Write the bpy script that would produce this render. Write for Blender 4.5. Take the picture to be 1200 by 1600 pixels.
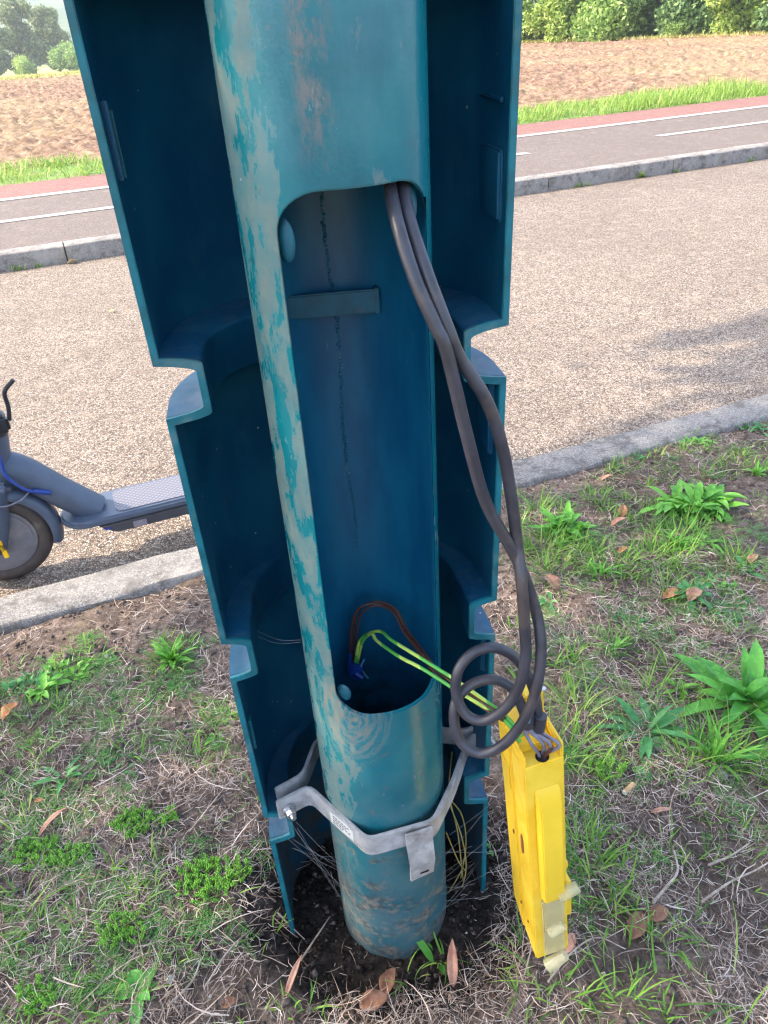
import bpy, bmesh, math, random
import numpy as np
from mathutils import Vector, Matrix
rnd = random.Random(7); nr = np.random.default_rng(11)
SC = bpy.context.scene
for o in list(bpy.data.objects): bpy.data.objects.remove(o)
PI = math.pi; R = math.radians
# ------------------------------------------------------------------ camera
PITCH, ROLL, FPX = 0.572227, 0.0675087, 1191.68
CAMZ = 1.0
cf = Vector((0, math.cos(PITCH), -math.sin(PITCH)))
r0 = Vector((1, 0, 0)); u0 = r0.cross(cf)
cr = r0*math.cos(ROLL) - u0*math.sin(ROLL)
cu = r0*math.sin(ROLL) + u0*math.cos(ROLL)
cd = bpy.data.cameras.new('camera'); cam = bpy.data.objects.new('camera', cd)
SC.collection.objects.link(cam); SC.camera = cam
cam.matrix_world = Matrix(((cr.x, cu.x, -cf.x, 0), (cr.y, cu.y, -cf.y, 0), (cr.z, cu.z, -cf.z, CAMZ), (0, 0, 0, 1)))
cd.sensor_fit = 'VERTICAL'; cd.sensor_height = 36; cd.lens = 36*FPX/1600
cd.clip_start = 0.02; cd.clip_end = 6000
# ------------------------------------------------------------------ light
TH = 0.3546976                                  # heading of the road
SUN_EL = R(38); SUN_DIR = Vector((-math.cos(SUN_EL)*0.9998, -0.017, math.sin(SUN_EL))).normalized()
w = bpy.data.worlds.new('World'); SC.world = w; w.use_nodes = True
nt = w.node_tree; bg = nt.nodes['Background']; sky = nt.nodes.new('ShaderNodeTexSky')
sky.sky_type = 'NISHITA'; sky.sun_disc = False; sky.sun_elevation = SUN_EL
sky.sun_rotation = math.atan2(SUN_DIR.x, SUN_DIR.y); sky.air_density = 1.0; sky.dust_density = 2.5; sky.ozone_density = 1.0
nt.links.new(sky.outputs[0], bg.inputs[0]); bg.inputs[1].default_value = 0.15
sl = bpy.data.lights.new('sun', 'SUN'); sl.energy = 2.15; sl.angle = R(0.6); sl.color = (1.0, 0.89, 0.74)
so = bpy.data.objects.new('sun', sl); SC.collection.objects.link(so)
so.rotation_euler = (-SUN_DIR).to_track_quat('-Z', 'Y').to_euler(); so.location = (-6, 0, 8)
SC.view_settings.view_transform = 'Standard'; SC.view_settings.look = 'None'
SC.view_settings.exposure = 2.5; SC.view_settings.gamma = 1.0
SC.render.engine = 'CYCLES'
SC.cycles.use_denoising = True; SC.cycles.denoising_prefilter = 'ACCURATE'; SC.cycles.denoising_input_passes = 'RGB_ALBEDO_NORMAL'; SC.cycles.max_bounces = 8; SC.cycles.volume_bounces = 0
SC.cycles.transparent_max_bounces = 8; SC.cycles.caustics_reflective = False; SC.cycles.caustics_refractive = False
SC.cycles.pixel_filter_type = 'BLACKMAN_HARRIS'; SC.cycles.filter_width = 1.3

# ------------------------------------------------------------------ coordinate helpers
CT, ST = math.cos(TH), math.sin(TH)
def RW(a, o, z=0.0): return Vector((a*CT - o*ST, a*ST + o*CT, z))     # along / off the road -> world
def ray(x, y): return cf + cr*((x-600)/FPX) - cu*((y-800)/FPX)
def G(x, y, z=0.07):
    d = ray(x, y); t = (CAMZ-z)/-d.z; return Vector((d.x*t, d.y*t, z))
def D(x, y, dist):
    d = ray(x, y); t = dist/math.hypot(d.x, d.y); return Vector((d.x*t, d.y*t, CAMZ+d.z*t))
def AO(p): return (p.x*CT + p.y*ST, -p.x*ST + p.y*CT)

# ------------------------------------------------------------------ numpy noise
def vnoise(x, y, seed=0):
    x = np.asarray(x, float); y = np.asarray(y, float)
    xi = np.floor(x).astype(np.int64); yi = np.floor(y).astype(np.int64)
    fx = x-xi; fy = y-yi; fx = fx*fx*(3-2*fx); fy = fy*fy*(3-2*fy)
    def h(i, j):
        n = (i*374761393 + j*668265263 + seed*1442695041) & 0xffffffff
        n = ((n ^ (n >> 13))*1274126177) & 0xffffffff
        n = (n ^ (n >> 16)) & 0xffff
        return n/65535.0
    return (h(xi, yi)*(1-fx)+h(xi+1, yi)*fx)*(1-fy) + (h(xi, yi+1)*(1-fx)+h(xi+1, yi+1)*fx)*fy
def fbm(x, y, octv=4, seed=0):
    s = 0; a = 0.5
    for k in range(octv):
        s = s + a*(vnoise(np.asarray(x)*2**k+17.3*k, np.asarray(y)*2**k+9.1*k, seed+k)-0.5); a *= 0.5
    return s

# ------------------------------------------------------------------ object helpers
def link(o): SC.collection.objects.link(o); return o
def tag(o, label=None, cat=None, group=None, kind=None):
    if label: o['label'] = label
    if cat: o['category'] = cat
    if group: o['group'] = group
    if kind: o['kind'] = kind
    return o
def empty(name, loc=(0, 0, 0), rz=0.0, label=None, cat=None, group=None):
    o = bpy.data.objects.new(name, None); o.empty_display_size = 0.05
    o.location = loc; o.rotation_euler = (0, 0, rz); link(o); return tag(o, label, cat, group)
def sharp(me, ang=35):
    me.polygons.foreach_set('use_smooth', [True]*len(me.polygons))
    try: me.set_sharp_from_angle(angle=R(ang))
    except Exception: pass
def mk(name, verts, faces, m=None, parent=None, smooth=True, ang=35):
    me = bpy.data.meshes.new(name)
    me.from_pydata([tuple(v) for v in verts], [], [tuple(f) for f in faces]); me.update()
    if smooth: sharp(me, ang)
    if m: me.materials.append(m)
    o = bpy.data.objects.new(name, me); link(o)
    if parent is not None: o.parent = parent
    return o
def mkq(name, V, F, m=None, parent=None, smooth=False):           # fast numpy path, quads or tris
    me = bpy.data.meshes.new(name); V = np.asarray(V, np.float32); F = np.asarray(F, np.int32); k = F.shape[1]
    me.vertices.add(len(V)); me.vertices.foreach_set('co', V.ravel())
    me.loops.add(F.size); me.loops.foreach_set('vertex_index', F.ravel())
    me.polygons.add(len(F)); me.polygons.foreach_set('loop_start', np.arange(0, F.size, k, dtype=np.int32))
    me.update(calc_edges=True)
    me.polygons.foreach_set('use_smooth', [smooth]*len(F))
    if m: me.materials.append(m)
    o = bpy.data.objects.new(name, me); link(o)
    if parent is not None: o.parent = parent
    return o
def from_bm(name, bm, m=None, parent=None, ang=35):
    bmesh.ops.recalc_face_normals(bm, faces=bm.faces)
    me = bpy.data.meshes.new(name); bm.to_mesh(me); bm.free(); sharp(me, ang)
    if m: me.materials.append(m)
    o = bpy.data.objects.new(name, me); link(o)
    if parent is not None: o.parent = parent
    return o
def add_box(bm, c, s, rot=None, bev=0.0, seg=2):
    r = bmesh.ops.create_cube(bm, size=1.0); vs = r['verts']
    M = Matrix.Translation(Vector(c)) @ (rot.to_4x4() if rot is not None else Matrix()) @ Matrix.Diagonal((s[0], s[1], s[2], 1))
    bmesh.ops.transform(bm, matrix=M, verts=vs)
    if bev > 0:
        es = list({e for v in vs for e in v.link_edges})
        bmesh.ops.bevel(bm, geom=es, offset=bev, segments=seg, affect='EDGES', clamp_overlap=True)
def add_cyl(bm, p0, p1, r1, r2=None, n=20, cap=True):
    p0 = Vector(p0); p1 = Vector(p1); d = p1-p0; r2 = r1 if r2 is None else r2
    M = Matrix.Translation((p0+p1)/2) @ d.to_track_quat('Z', 'Y').to_matrix().to_4x4()
    bmesh.ops.create_cone(bm, cap_ends=cap, segments=n, radius1=r1, radius2=r2, depth=d.length, matrix=M)
def add_prism(bm, poly, M, h):                                     # poly in xy, thickness h along +z of M
    n = len(poly)
    a = [bm.verts.new(M @ Vector((p[0], p[1], 0))) for p in poly]; b = [bm.verts.new(M @ Vector((p[0], p[1], h))) for p in poly]
    bm.faces.new(a[::-1]); bm.faces.new(b)
    for i in range(n): bm.faces.new((a[i], a[(i+1) % n], b[(i+1) % n], b[i]))
def catmull(pts, k=8):
    P = [Vector(p) for p in pts]; P = [P[0]*2-P[1]] + P + [P[-1]*2-P[-2]]; out = []
    for i in range(1, len(P)-2):
        for j in range(k):
            t = j/k; a, b, c, d = P[i-1], P[i], P[i+1], P[i+2]
            out.append(0.5*((2*b) + (c-a)*t + (2*a-5*b+4*c-d)*t*t + (3*b-a-3*c+d)*t**3))
    out.append(P[-2]); return out
def sweep(pts, r, n=12, k=8, smooth=True, flat=1.0):
    P = catmull(pts, k) if smooth else [Vector(p) for p in pts]
    V = []; F = []; T = (P[1]-P[0]).normalized(); nrm = T.orthogonal().normalized()
    for i, p in enumerate(P):
        t = ((P[min(i+1, len(P)-1)]-P[max(i-1, 0)])).normalized()
        nrm = (nrm - t*nrm.dot(t)).normalized(); b = t.cross(nrm)
        rr = r(i/(len(P)-1)) if callable(r) else r
        for j in range(n):
            a = 2*PI*j/n; V.append(p + nrm*(math.cos(a)*rr) + b*(math.sin(a)*rr*flat))
    for i in range(len(P)-1):
        for j in range(n): F.append((i*n+j, i*n+(j+1) % n, (i+1)*n+(j+1) % n, (i+1)*n+j))
    F.append(tuple(range(n))[::-1]); F.append(tuple((len(P)-1)*n+j for j in range(n)))
    return V, F
def tube(name, pts, r, m, parent=None, n=12, k=8, smooth=True, flat=1.0):
    V, F = sweep(pts, r, n, k, smooth, flat); return mk(name, V, F, m, parent, ang=60)

# ------------------------------------------------------------------ node helper
class NT:
    def __init__(s, name):
        s.m = bpy.data.materials.new(name); s.m.use_nodes = True; s.t = s.m.node_tree; s.b = s.t.nodes['Principled BSDF']
        s.out = s.t.nodes['Material Output']
    def n(s, typ, ins=None, **kw):
        nd = s.t.nodes.new('ShaderNode'+typ)
        for k, v in kw.items(): setattr(nd, k, v)
        for k, v in (ins or {}).items(): s.set(nd.inputs[k], v)
        return nd
    def set(s, sock, v):
        if hasattr(v, 'is_output') or isinstance(v, bpy.types.NodeSocket): s.t.links.new(v, sock)
        else: sock.default_value = v
    def geo(s): return s.n('NewGeometry')
    def obj(s): return s.n('TexCoord').outputs['Object']
    def noise(s, vec, scale, detail=4, rough=0.55, dist=0.0):
        return s.n('TexNoise', {'Vector': vec, 'Scale': scale, 'Detail': detail, 'Roughness': rough, 'Distortion': dist}).outputs['Fac']
    def mapping(s, vec, sc=(1, 1, 1), rot=(0, 0, 0), loc=(0, 0, 0)):
        return s.n('Mapping', {'Vector': vec, 'Scale': sc, 'Rotation': rot, 'Location': loc}).outputs[0]
    def math(s, op, a, b=0.0, c=None):
        nd = s.t.nodes.new('ShaderNodeMath'); nd.operation = op; s.set(nd.inputs[0], a); s.set(nd.inputs[1], b)
        if c is not None: s.set(nd.inputs[2], c)
        return nd.outputs[0]
    def ramp(s, f, a, b, lo=0.0, hi=1.0):
        return s.n('MapRange', {'Value': f, 'From Min': a, 'From Max': b, 'To Min': lo, 'To Max': hi}, clamp=True, interpolation_type='SMOOTHSTEP').outputs[0]
    def mix(s, f, a, b):
        nd = s.t.nodes.new('ShaderNodeMix'); nd.data_type = 'RGBA'
        s.set(nd.inputs[0], f); s.set(nd.inputs[6], s.c(a)); s.set(nd.inputs[7], s.c(b)); return nd.outputs[2]
    def c(s, v): return v if not isinstance(v, tuple) else (v+(1.0,) if len(v) == 3 else v)
    def cramp(s, f, stops):
        nd = s.n('ValToRGB', {'Fac': f}); cr_ = nd.color_ramp
        while len(cr_.elements) > 1: cr_.elements.remove(cr_.elements[-1])
        cr_.elements[0].position = stops[0][0]; cr_.elements[0].color = stops[0][1]+(1,)
        for p, c in stops[1:]: e = cr_.elements.new(p); e.color = c+(1,)
        return nd.outputs[0]
    def bump(s, h, strength=0.5, dist=0.001, normal=None):
        i = {'Height': h, 'Strength': strength, 'Distance': dist}
        if normal is not None: i['Normal'] = normal
        return s.n('Bump', i).outputs[0]
    def P(s, color=None, rough=None, metal=None, normal=None, spec=None, **kw):
        if color is not None: s.set(s.b.inputs['Base Color'], s.c(color))
        if rough is not None: s.set(s.b.inputs['Roughness'], rough)
        if metal is not None: s.set(s.b.inputs['Metallic'], metal)
        if normal is not None: s.set(s.b.inputs['Normal'], normal)
        if spec is not None: s.set(s.b.inputs['Specular IOR Level'], spec)
        for k, v in kw.items(): s.set(s.b.inputs[k.replace('_', ' ')], v)
        return s.m
def simple(name, col, rough=0.5, metal=0.0, var=0.25, sc=40, bump=0.2, dirt=None, bd=0.0006):
    t = NT(name); v = t.obj(); f = t.noise(v, sc, 5)
    c2 = tuple(x*(1-var) for x in col); base = t.mix(t.ramp(f, .35, .65), c2, col)
    if dirt: base = t.mix(t.ramp(t.noise(v, sc*0.4, 7, .65), .52, .68, 0, .8), base, dirt)
    return t.P(base, t.ramp(f, .3, .7, rough*0.85, min(1, rough*1.15)), metal, t.bump(t.noise(v, sc*3, 4), bump, bd))

# ================================================================== MATERIALS
def m_road(name, cols, scale, gap, bs=0.9, tint=None):
    t = NT(name); v = t.obj()
    vo = t.n('TexVoronoi', {'Vector': v, 'Scale': scale, 'Randomness': 1.0}); vd = t.n('TexVoronoi', {'Vector': v, 'Scale': scale}, feature='DISTANCE_TO_EDGE')
    sep = t.n('SeparateColor', {'Color': vo.outputs['Color']}); base = t.cramp(sep.outputs[0], cols)
    big = t.noise(t.mapping(v, (1, 1, 1), (0, 0, -TH)), 1.3, 7, .68); mid = t.noise(v, 14, 4, .6)
    base = t.mix(t.ramp(big, .35, .7, 0, .35), base, tint or tuple(c*0.8 for c in cols[1][1]))
    g = t.ramp(vd.outputs['Distance'], 0.0, 0.16)
    base = t.mix(g, gap, base)
    base = t.mix(t.ramp(mid, .5, .75, 0, .35), base, tuple(min(1, c*1.25) for c in cols[2][1]))
    h = t.math('ADD', t.math('MULTIPLY', g, t.math('ADD', sep.outputs[1], .5)), t.math('MULTIPLY', t.noise(v, scale*3, 3), .3))
    return t.P(base, .85, 0, t.bump(h, bs, 0.0035), .3)
M_ROAD = m_road('worn chip asphalt', [(0, (.10, .08, .07)), (.22, (.27, .20, .15)), (.5, (.42, .32, .235)), (.75, (.50, .40, .30)), (1, (.60, .52, .44))], 185, (.06, .045, .036), .75)
M_PATH = m_road('smooth path asphalt', [(0, (.12, .092, .076)), (.4, (.18, .138, .112)), (.7, (.235, .185, .152)), (1, (.31, .25, .21))], 170, (.085, .068, .06), .4)
M_RED = m_road('red path asphalt', [(0, (.20, .095, .075)), (.4, (.30, .145, .112)), (.7, (.35, .18, .14)), (1, (.42, .26, .21))], 170, (.12, .05, .045), .4)
def m_line():
    t = NT('worn white road paint'); v = t.obj(); f = t.noise(v, 60, 6, .7)
    return t.P(t.mix(t.ramp(f, .42, .62), (.52, .49, .44), (.28, .24, .21)), .7, 0, t.bump(f, .3, .001))
M_LINE = m_line()
def m_kerb():
    t = NT('weathered granite kerb'); v = t.obj()
    vo = t.n('TexVoronoi', {'Vector': v, 'Scale': 420.0}); sp = t.n('SeparateColor', {'Color': vo.outputs['Color']})
    base = t.cramp(sp.outputs[0], [(0, (.15, .135, .12)), (.35, (.21, .19, .168)), (.7, (.26, .235, .21)), (1, (.36, .33, .30))])
    n = t.noise(v, 22, 8, .7); base = t.mix(t.ramp(n, .48, .62, 0, .8), base, (.115, .10, .09))
    base = t.mix(t.ramp(t.noise(v, 5, 5, .6), .5, .7, 0, .45), base, (.42, .38, .33))
    h = t.math('ADD', t.noise(v, 120, 6, .65), t.math('MULTIPLY', n, 1.2))
    return t.P(base, .9, 0, t.bump(h, .7, .003), .2)
M_KERB = m_kerb()
def m_soil(name, dark, mid, light, sc=60.0):
    t = NT(name); v = t.obj(); n1 = t.noise(v, sc, 8, .7); n2 = t.noise(v, 5, 5, .6); n3 = t.noise(v, 300, 4, .7)
    base = t.cramp(n1, [(.3, dark), (.5, mid), (.68, light)])
    base = t.mix(t.ramp(n2, .42, .62, 0, .7), base, tuple(c*0.62 for c in mid))
    vo = t.n('TexVoronoi', {'Vector': v, 'Scale': 260.0}); sp = t.n('SeparateColor', {'Color': vo.outputs['Color']})
    base = t.mix(t.math('GREATER_THAN', sp.outputs[0], .975), base, tuple(min(1, c*1.4) for c in light))
    h = t.math('ADD', t.math('MULTIPLY', n1, 2.0), n3)
    return t.P(base, .95, 0, t.bump(h, .9, .004), .1)
M_SOIL = m_soil('dry trodden soil', (.045, .034, .028), (.155, .118, .098), (.32, .26, .22))
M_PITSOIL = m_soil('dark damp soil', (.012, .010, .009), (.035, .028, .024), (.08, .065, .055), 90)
def m_verge():
    t = NT('dry trodden verge soil'); v = t.obj()
    def cols(sc, d, m, l):
        n1 = t.noise(v, sc, 9, .75); return n1, t.cramp(n1, [(.3, d), (.48, m), (.66, l)])
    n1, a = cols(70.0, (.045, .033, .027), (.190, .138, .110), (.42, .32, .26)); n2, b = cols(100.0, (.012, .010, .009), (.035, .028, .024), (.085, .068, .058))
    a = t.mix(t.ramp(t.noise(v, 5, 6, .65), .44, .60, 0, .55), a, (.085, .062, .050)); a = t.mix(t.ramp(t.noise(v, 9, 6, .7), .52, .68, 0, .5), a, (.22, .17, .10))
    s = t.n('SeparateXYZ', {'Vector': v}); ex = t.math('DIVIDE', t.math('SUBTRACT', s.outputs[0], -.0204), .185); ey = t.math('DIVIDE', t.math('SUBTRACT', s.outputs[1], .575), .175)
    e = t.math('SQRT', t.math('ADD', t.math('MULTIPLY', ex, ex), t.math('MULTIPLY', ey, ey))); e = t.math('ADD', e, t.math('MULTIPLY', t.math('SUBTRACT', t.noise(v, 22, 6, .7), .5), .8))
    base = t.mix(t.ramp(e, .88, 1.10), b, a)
    return t.P(base, .95, 0, t.bump(t.math('ADD', t.math('MULTIPLY', n1, 2.0), t.noise(v, 330, 4, .7)), 1.0, .006), .1)
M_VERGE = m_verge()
def m_field():
    t = NT('ploughed earth'); v = t.obj(); n1 = t.noise(v, 9.0, 8, .75); n2 = t.noise(v, .25, 4, .6)
    base = t.cramp(n1, [(.32, (.085, .048, .030)), (.46, (.19, .115, .075)), (.58, (.31, .20, .135)), (.72, (.45, .34, .22))])  # darkest tones put the shade of crevices between clods into the colour
    base = t.mix(t.ramp(n2, .4, .65, 0, .3), base, (.40, .32, .17))
    gr = t.math('MULTIPLY', t.ramp(t.noise(v, 1.1, 6, .7), .56, .70), t.ramp(t.noise(v, 14, 4, .7), .45, .6)); base = t.mix(t.math('MULTIPLY', gr, .6), base, (.30, .32, .10))
    return t.P(base, .95, 0, t.bump(n1, .8, .04), .1)
M_FIELD = m_field()
def m_far():
    t = NT('meadow and far ground'); v = t.obj(); n = t.noise(v, .08, 5, .6); n2 = t.noise(v, 3, 5, .7)
    base = t.mix(t.ramp(n, .35, .65), (.36, .37, .13), (.29, .33, .10)); base = t.mix(t.ramp(n2, .4, .7, 0, .4), base, (.26, .25, .10))
    sep = t.n('SeparateXYZ', {'Vector': v}); far = t.ramp(sep.outputs[1], 110, 150)
    base = t.mix(far, base, t.mix(t.ramp(t.noise(v, .05, 6, .7), .4, .6), (.06, .10, .04), (.13, .16, .07)))
    return t.P(base, .95, 0, t.bump(n2, .6, .05), .1)
M_FAR = m_far()
def m_leafy(name, cols, trans=0.35, rough=.5, spec=.35, isl=True):
    t = NT(name); g = t.geo(); rn = g.outputs['Random Per Island']
    base = t.cramp(rn, cols)
    base = t.mix(t.ramp(t.noise(t.obj(), 90, 3), .4, .7, 0, .3), base, cols[-1][1])
    t.P(base, rough, 0, None, spec)
    if trans:
        tr = t.n('BsdfTranslucent', {'Color': base}); mx = t.n('MixShader', {'Fac': trans})
        t.t.links.new(t.b.outputs[0], mx.inputs[1]); t.t.links.new(tr.outputs[0], mx.inputs[2]); t.t.links.new(mx.outputs[0], t.out.inputs[0])
    return t.m
M_STRAW = m_leafy('dry straw', [(0, (.065, .038, .026)), (.2, (.19, .12, .085)), (.48, (.36, .25, .185)), (.76, (.54, .41, .32)), (1, (.74, .64, .55))], .1, .8, .2)
M_GRASS = m_leafy('fresh grass', [(0, (.05, .15, .025)), (.5, (.12, .30, .035)), (.85, (.22, .43, .05)), (1, (.38, .45, .12))], .35)
M_STRIP = m_leafy('bright verge grass', [(0, (.12, .24, .03)), (.5, (.22, .38, .05)), (.85, (.34, .48, .08)), (1, (.50, .48, .20))], .4)
M_COVER = m_leafy('low herb leaves', [(0, (.04, .16, .035)), (.5, (.08, .27, .05)), (.9, (.15, .37, .07)), (1, (.24, .37, .08))], .3)
M_SEDUM = m_leafy('fleshy moss leaves', [(0, (.07, .22, .02)), (.5, (.16, .38, .04)), (1, (.28, .52, .07))], .25, .35)
M_TREEP = m_leafy('pale leaf', [(0, (.13, .25, .05)), (.5, (.24, .39, .09)), (1, (.44, .54, .18))], .4)
M_TREED = m_leafy('dark leaf', [(0, (.06, .13, .045)), (.5, (.13, .23, .08)), (1, (.25, .36, .13))], .35)
M_TREEF = m_leafy('far leaf', [(0, (.10, .15, .05)), (.5, (.20, .26, .09)), (1, (.36, .38, .15))], .3)
M_TREEY = m_leafy('yellow leaf', [(0, (.20, .33, .05)), (.5, (.32, .46, .09)), (1, (.50, .56, .18))], .4)
M_BARK = simple('bark', (.12, .095, .075), .9, 0, .5, 12, .8, None, .01)
def m_weed(name, a, b):
    t = NT(name); rn = t.geo().outputs['Random Per Island']; uv = t.obj()
    base = t.mix(rn, a, b); base = t.mix(t.ramp(t.noise(uv, 70, 4), .4, .7, 0, .5), base, tuple(c*1.4 for c in b))
    base = t.mix(t.ramp(t.noise(uv, 25, 3), .66, .72, 0, .6), base, (.30, .28, .06))
    t.P(base, .45, 0, t.bump(t.noise(uv, 220, 3), .4, .001), .4)
    tr = t.n('BsdfTranslucent', {'Color': base}); mx = t.n('MixShader', {'Fac': .3})
    t.t.links.new(t.b.outputs[0], mx.inputs[1]); t.t.links.new(tr.outputs[0], mx.inputs[2]); t.t.links.new(mx.outputs[0], t.out.inputs[0])
    return t.m
M_WEED1 = m_weed('plantain leaf', (.05, .22, .03), (.12, .38, .05))
M_WEED2 = m_weed('light weed leaf', (.09, .30, .03), (.20, .46, .06))
M_WEED3 = m_weed('blue green weed leaf', (.04, .18, .05), (.10, .30, .08))
def m_dry(name, a, b):
    t = NT(name); v = t.obj(); n = t.noise(v, 60, 6, .65)
    return t.P(t.mix(t.ramp(n, .35, .65), a, b), .7, 0, t.bump(t.noise(v, 200, 4), .5, .001), .25)
M_DRY = [m_dry('orange dead leaf', (.30, .12, .05), (.52, .27, .13)), m_dry('pink brown dead leaf', (.33, .15, .10), (.50, .28, .19)), m_dry('brown dead leaf', (.13, .06, .035), (.28, .14, .085)), m_dry('yellow dead leaf', (.45, .33, .14), (.58, .46, .24))]
M_TWIG = m_dry('bleached twig', (.24, .18, .14), (.46, .38, .31))
M_PEBBLE = m_leafy('pebble', [(0, (.10, .09, .085)), (.5, (.26, .23, .2)), (1, (.55, .52, .5))], 0, .7)

def m_pole(inner=False):
    t = NT('scuffed teal pole paint' if not inner else 'teal paint inside pole'); v = t.obj()
    sep = t.n('SeparateXYZ', {'Vector': v}); X, Y, Z = sep.outputs
    if inner:
        n = t.noise(t.mapping(v, (1, 1, .25)), 30, 5, .6)
        base = t.mix(t.ramp(n, .35, .65), (.001, .075, .165), (.003, .115, .215))
        sc = t.ramp(t.noise(t.mapping(v, (1, 1, .15)), 160, 5, .7), .66, .74, 0, .6)
        base = t.mix(sc, base, (.10, .20, .24))
        bore_shade = t.math('MULTIPLY', t.ramp(Z, .45, .33), t.ramp(t.noise(v, 40, 5), .4, .7)); base = t.mix(bore_shade, base, (.01, .03, .045))  # shade low in the bore, painted into the colour below the opening
        return t.P(base, .38, 0, t.bump(n, .15, .001), .5)
    ang = t.math('ARCTAN2', X, t.math('MULTIPLY', Y, -1.0))           # 0 faces -y, + to the right
    nb = t.math('ADD', t.math('MULTIPLY', t.noise(t.mapping(v, (1.7, 1.7, .62), (0, R(42), 0)), 34, 4, .55, .1), .66), t.math('MULTIPLY', t.noise(t.mapping(v, (1, 1, .5), (0, R(30), 0)), 150, 6, .7), .34))
    teal = t.mix(t.ramp(t.noise(v, 9, 4), .35, .65), (.002, .105, .150), (.004, .165, .205))
    base = teal
    # chalked grey-beige fading, strongest down the left flank and around the opening
    left = t.ramp(ang, -.30, -.62)
    base = t.mix(left, base, (.003, .17, .20))
    upper = t.ramp(Z, .86, .98)
    wgt = t.math('ADD', t.math('MULTIPLY', left, .150), t.math('MULTIPLY', upper, .0))
    chalk = t.ramp(t.math('ADD', nb, wgt), .598, .655)
    chalkc = t.mix(t.ramp(t.noise(v, 60, 6, .7), .35, .65), (.12, .18, .17), (.215, .215, .18))
    base = t.mix(t.math('MULTIPLY', chalk, .68), base, chalkc)
    haze = t.math('MULTIPLY', t.ramp(t.noise(t.mapping(v, (1, 1, .35)), 20, 7, .6), .42, .66), .38)
    base = t.mix(haze, base, t.mix(upper, (.012, .16, .19), (.09, .26, .31)))  # paler toward the top: chalk and a sky sheen put into the colour
    # rust-grey run on the front above the door
    run = t.math('MULTIPLY', t.ramp(t.math('ABSOLUTE', t.math('ADD', ang, .06)), .26, .03), t.ramp(Z, .91, .97))
    run = t.math('MULTIPLY', run, t.ramp(t.noise(t.mapping(v, (1, 1, .35)), 110, 7, .75), .44, .62))
    base = t.mix(t.math('MULTIPLY', run, .85), base, (.17, .15, .15))
    # mud wiped around the lower left corner of the opening
    dx = t.math('ADD', ang, .38); dz = t.math('SUBTRACT', Z, .455)
    dist = t.math('SQRT', t.math('ADD', t.math('MULTIPLY', t.math('MULTIPLY', dx, dx), .012), t.math('MULTIPLY', dz, dz)))
    dn = t.math('ADD', dist, t.math('MULTIPLY', t.noise(v, 30, 4), .02)); wv = t.noise(t.n('CombineXYZ', {'X': t.math('MULTIPLY', dn, 150.0), 'Y': t.math('MULTIPLY', t.math('ARCTAN2', dz, t.math('MULTIPLY', dx, .11)), 1.1)}).outputs[0], 1.0, 4, .6)
    mud = t.math('MULTIPLY', t.ramp(dist, .085, .03), t.ramp(wv, .42, .62, .12, .85))
    base = t.mix(t.math('MULTIPLY', mud, .75), base, (.24, .19, .145))
    # soil splash toward the ground
    low = t.ramp(Z, .34, .08); sp = t.math('ADD', t.math('MULTIPLY', low, .13), t.noise(t.mapping(v, (1, 1, 1.5), (0, R(20), 0)), 24, 10, .78, .3))
    base = t.mix(t.math('MULTIPLY', low, .6), base, (.008, .060, .080)); base = t.mix(t.ramp(sp, .56, .72, 0, .85), base, t.mix(t.ramp(t.noise(v, 120, 5), .35, .65), (.030, .034, .033), (.22, .165, .12)))
    thin = t.math('MULTIPLY', t.ramp(Z, .48, .28), .35); base = t.mix(t.math('MULTIPLY', thin, t.ramp(t.noise(v, 18, 6), .35, .65)), base, (.11, .15, .15))
    spk = t.n('TexVoronoi', {'Vector': v, 'Scale': 60.0}); base = t.mix(t.math('MULTIPLY', t.math('LESS_THAN', spk.outputs['Distance'], .045), t.math('GREATER_THAN', t.noise(v, 50, 1), .60)), base, (.5, .48, .45))
    rough = t.ramp(t.math('ADD', t.math('ADD', chalk, mud), low), 0, 1, .24, .68)
    return t.P(base, rough, 0, t.bump(t.math('ADD', t.noise(v, 45, 6), t.math('MULTIPLY', t.noise(v, 300, 3), .4)), .25, .0015), .5)
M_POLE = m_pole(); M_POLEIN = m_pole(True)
def m_shell():
    t = NT('dark teal moulded plastic'); v = t.obj(); g = t.geo(); nz = t.n('SeparateXYZ', {'Vector': g.outputs['Normal']}).outputs[2]
    Z = t.n('SeparateXYZ', {'Vector': v}).outputs[2]
    n = t.noise(v, 14, 5, .6); base = t.mix(t.ramp(n, .35, .65), (.001, .055, .120), (.002, .085, .155))
    dust = t.math('MULTIPLY', t.ramp(nz, .3, .9), t.ramp(t.noise(v, 60, 7, .7), .38, .68, .0, .30))
    base = t.mix(dust, base, (.09, .14, .19))
    sm = t.ramp(t.noise(t.mapping(v, (1, 1, .3)), 22, 7, .7), .52, .75, 0, .5); base = t.mix(sm, base, (.04, .12, .17)); br = t.ramp(t.noise(v, 11, 7, .7), .60, .75, 0, .5); base = t.mix(br, base, (.07, .06, .08))
    spk = t.n('TexVoronoi', {'Vector': v, 'Scale': 45.0}); base = t.mix(t.math('LESS_THAN', spk.outputs['Distance'], .045), base, (.4, .36, .3))
    lo = t.math('MULTIPLY', t.ramp(Z, .32, .08), t.ramp(t.noise(v, 26, 7, .7), .38, .6)); base = t.mix(lo, base, (.05, .055, .055))
    sc = t.ramp(t.noise(t.mapping(v, (1, 1, .08), (R(12), R(8), 0)), 130, 5, .7), .69, .76, 0, .35); base = t.mix(sc, base, (.08, .16, .22))
    return t.P(base, t.ramp(n, .3, .7, .38, .6), 0, t.bump(t.math('ADD', t.noise(v, 260, 4), t.math('MULTIPLY', t.noise(v, 18, 5), 1.5)), .15, .0012), .35)
M_SHELL = m_shell()
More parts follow.
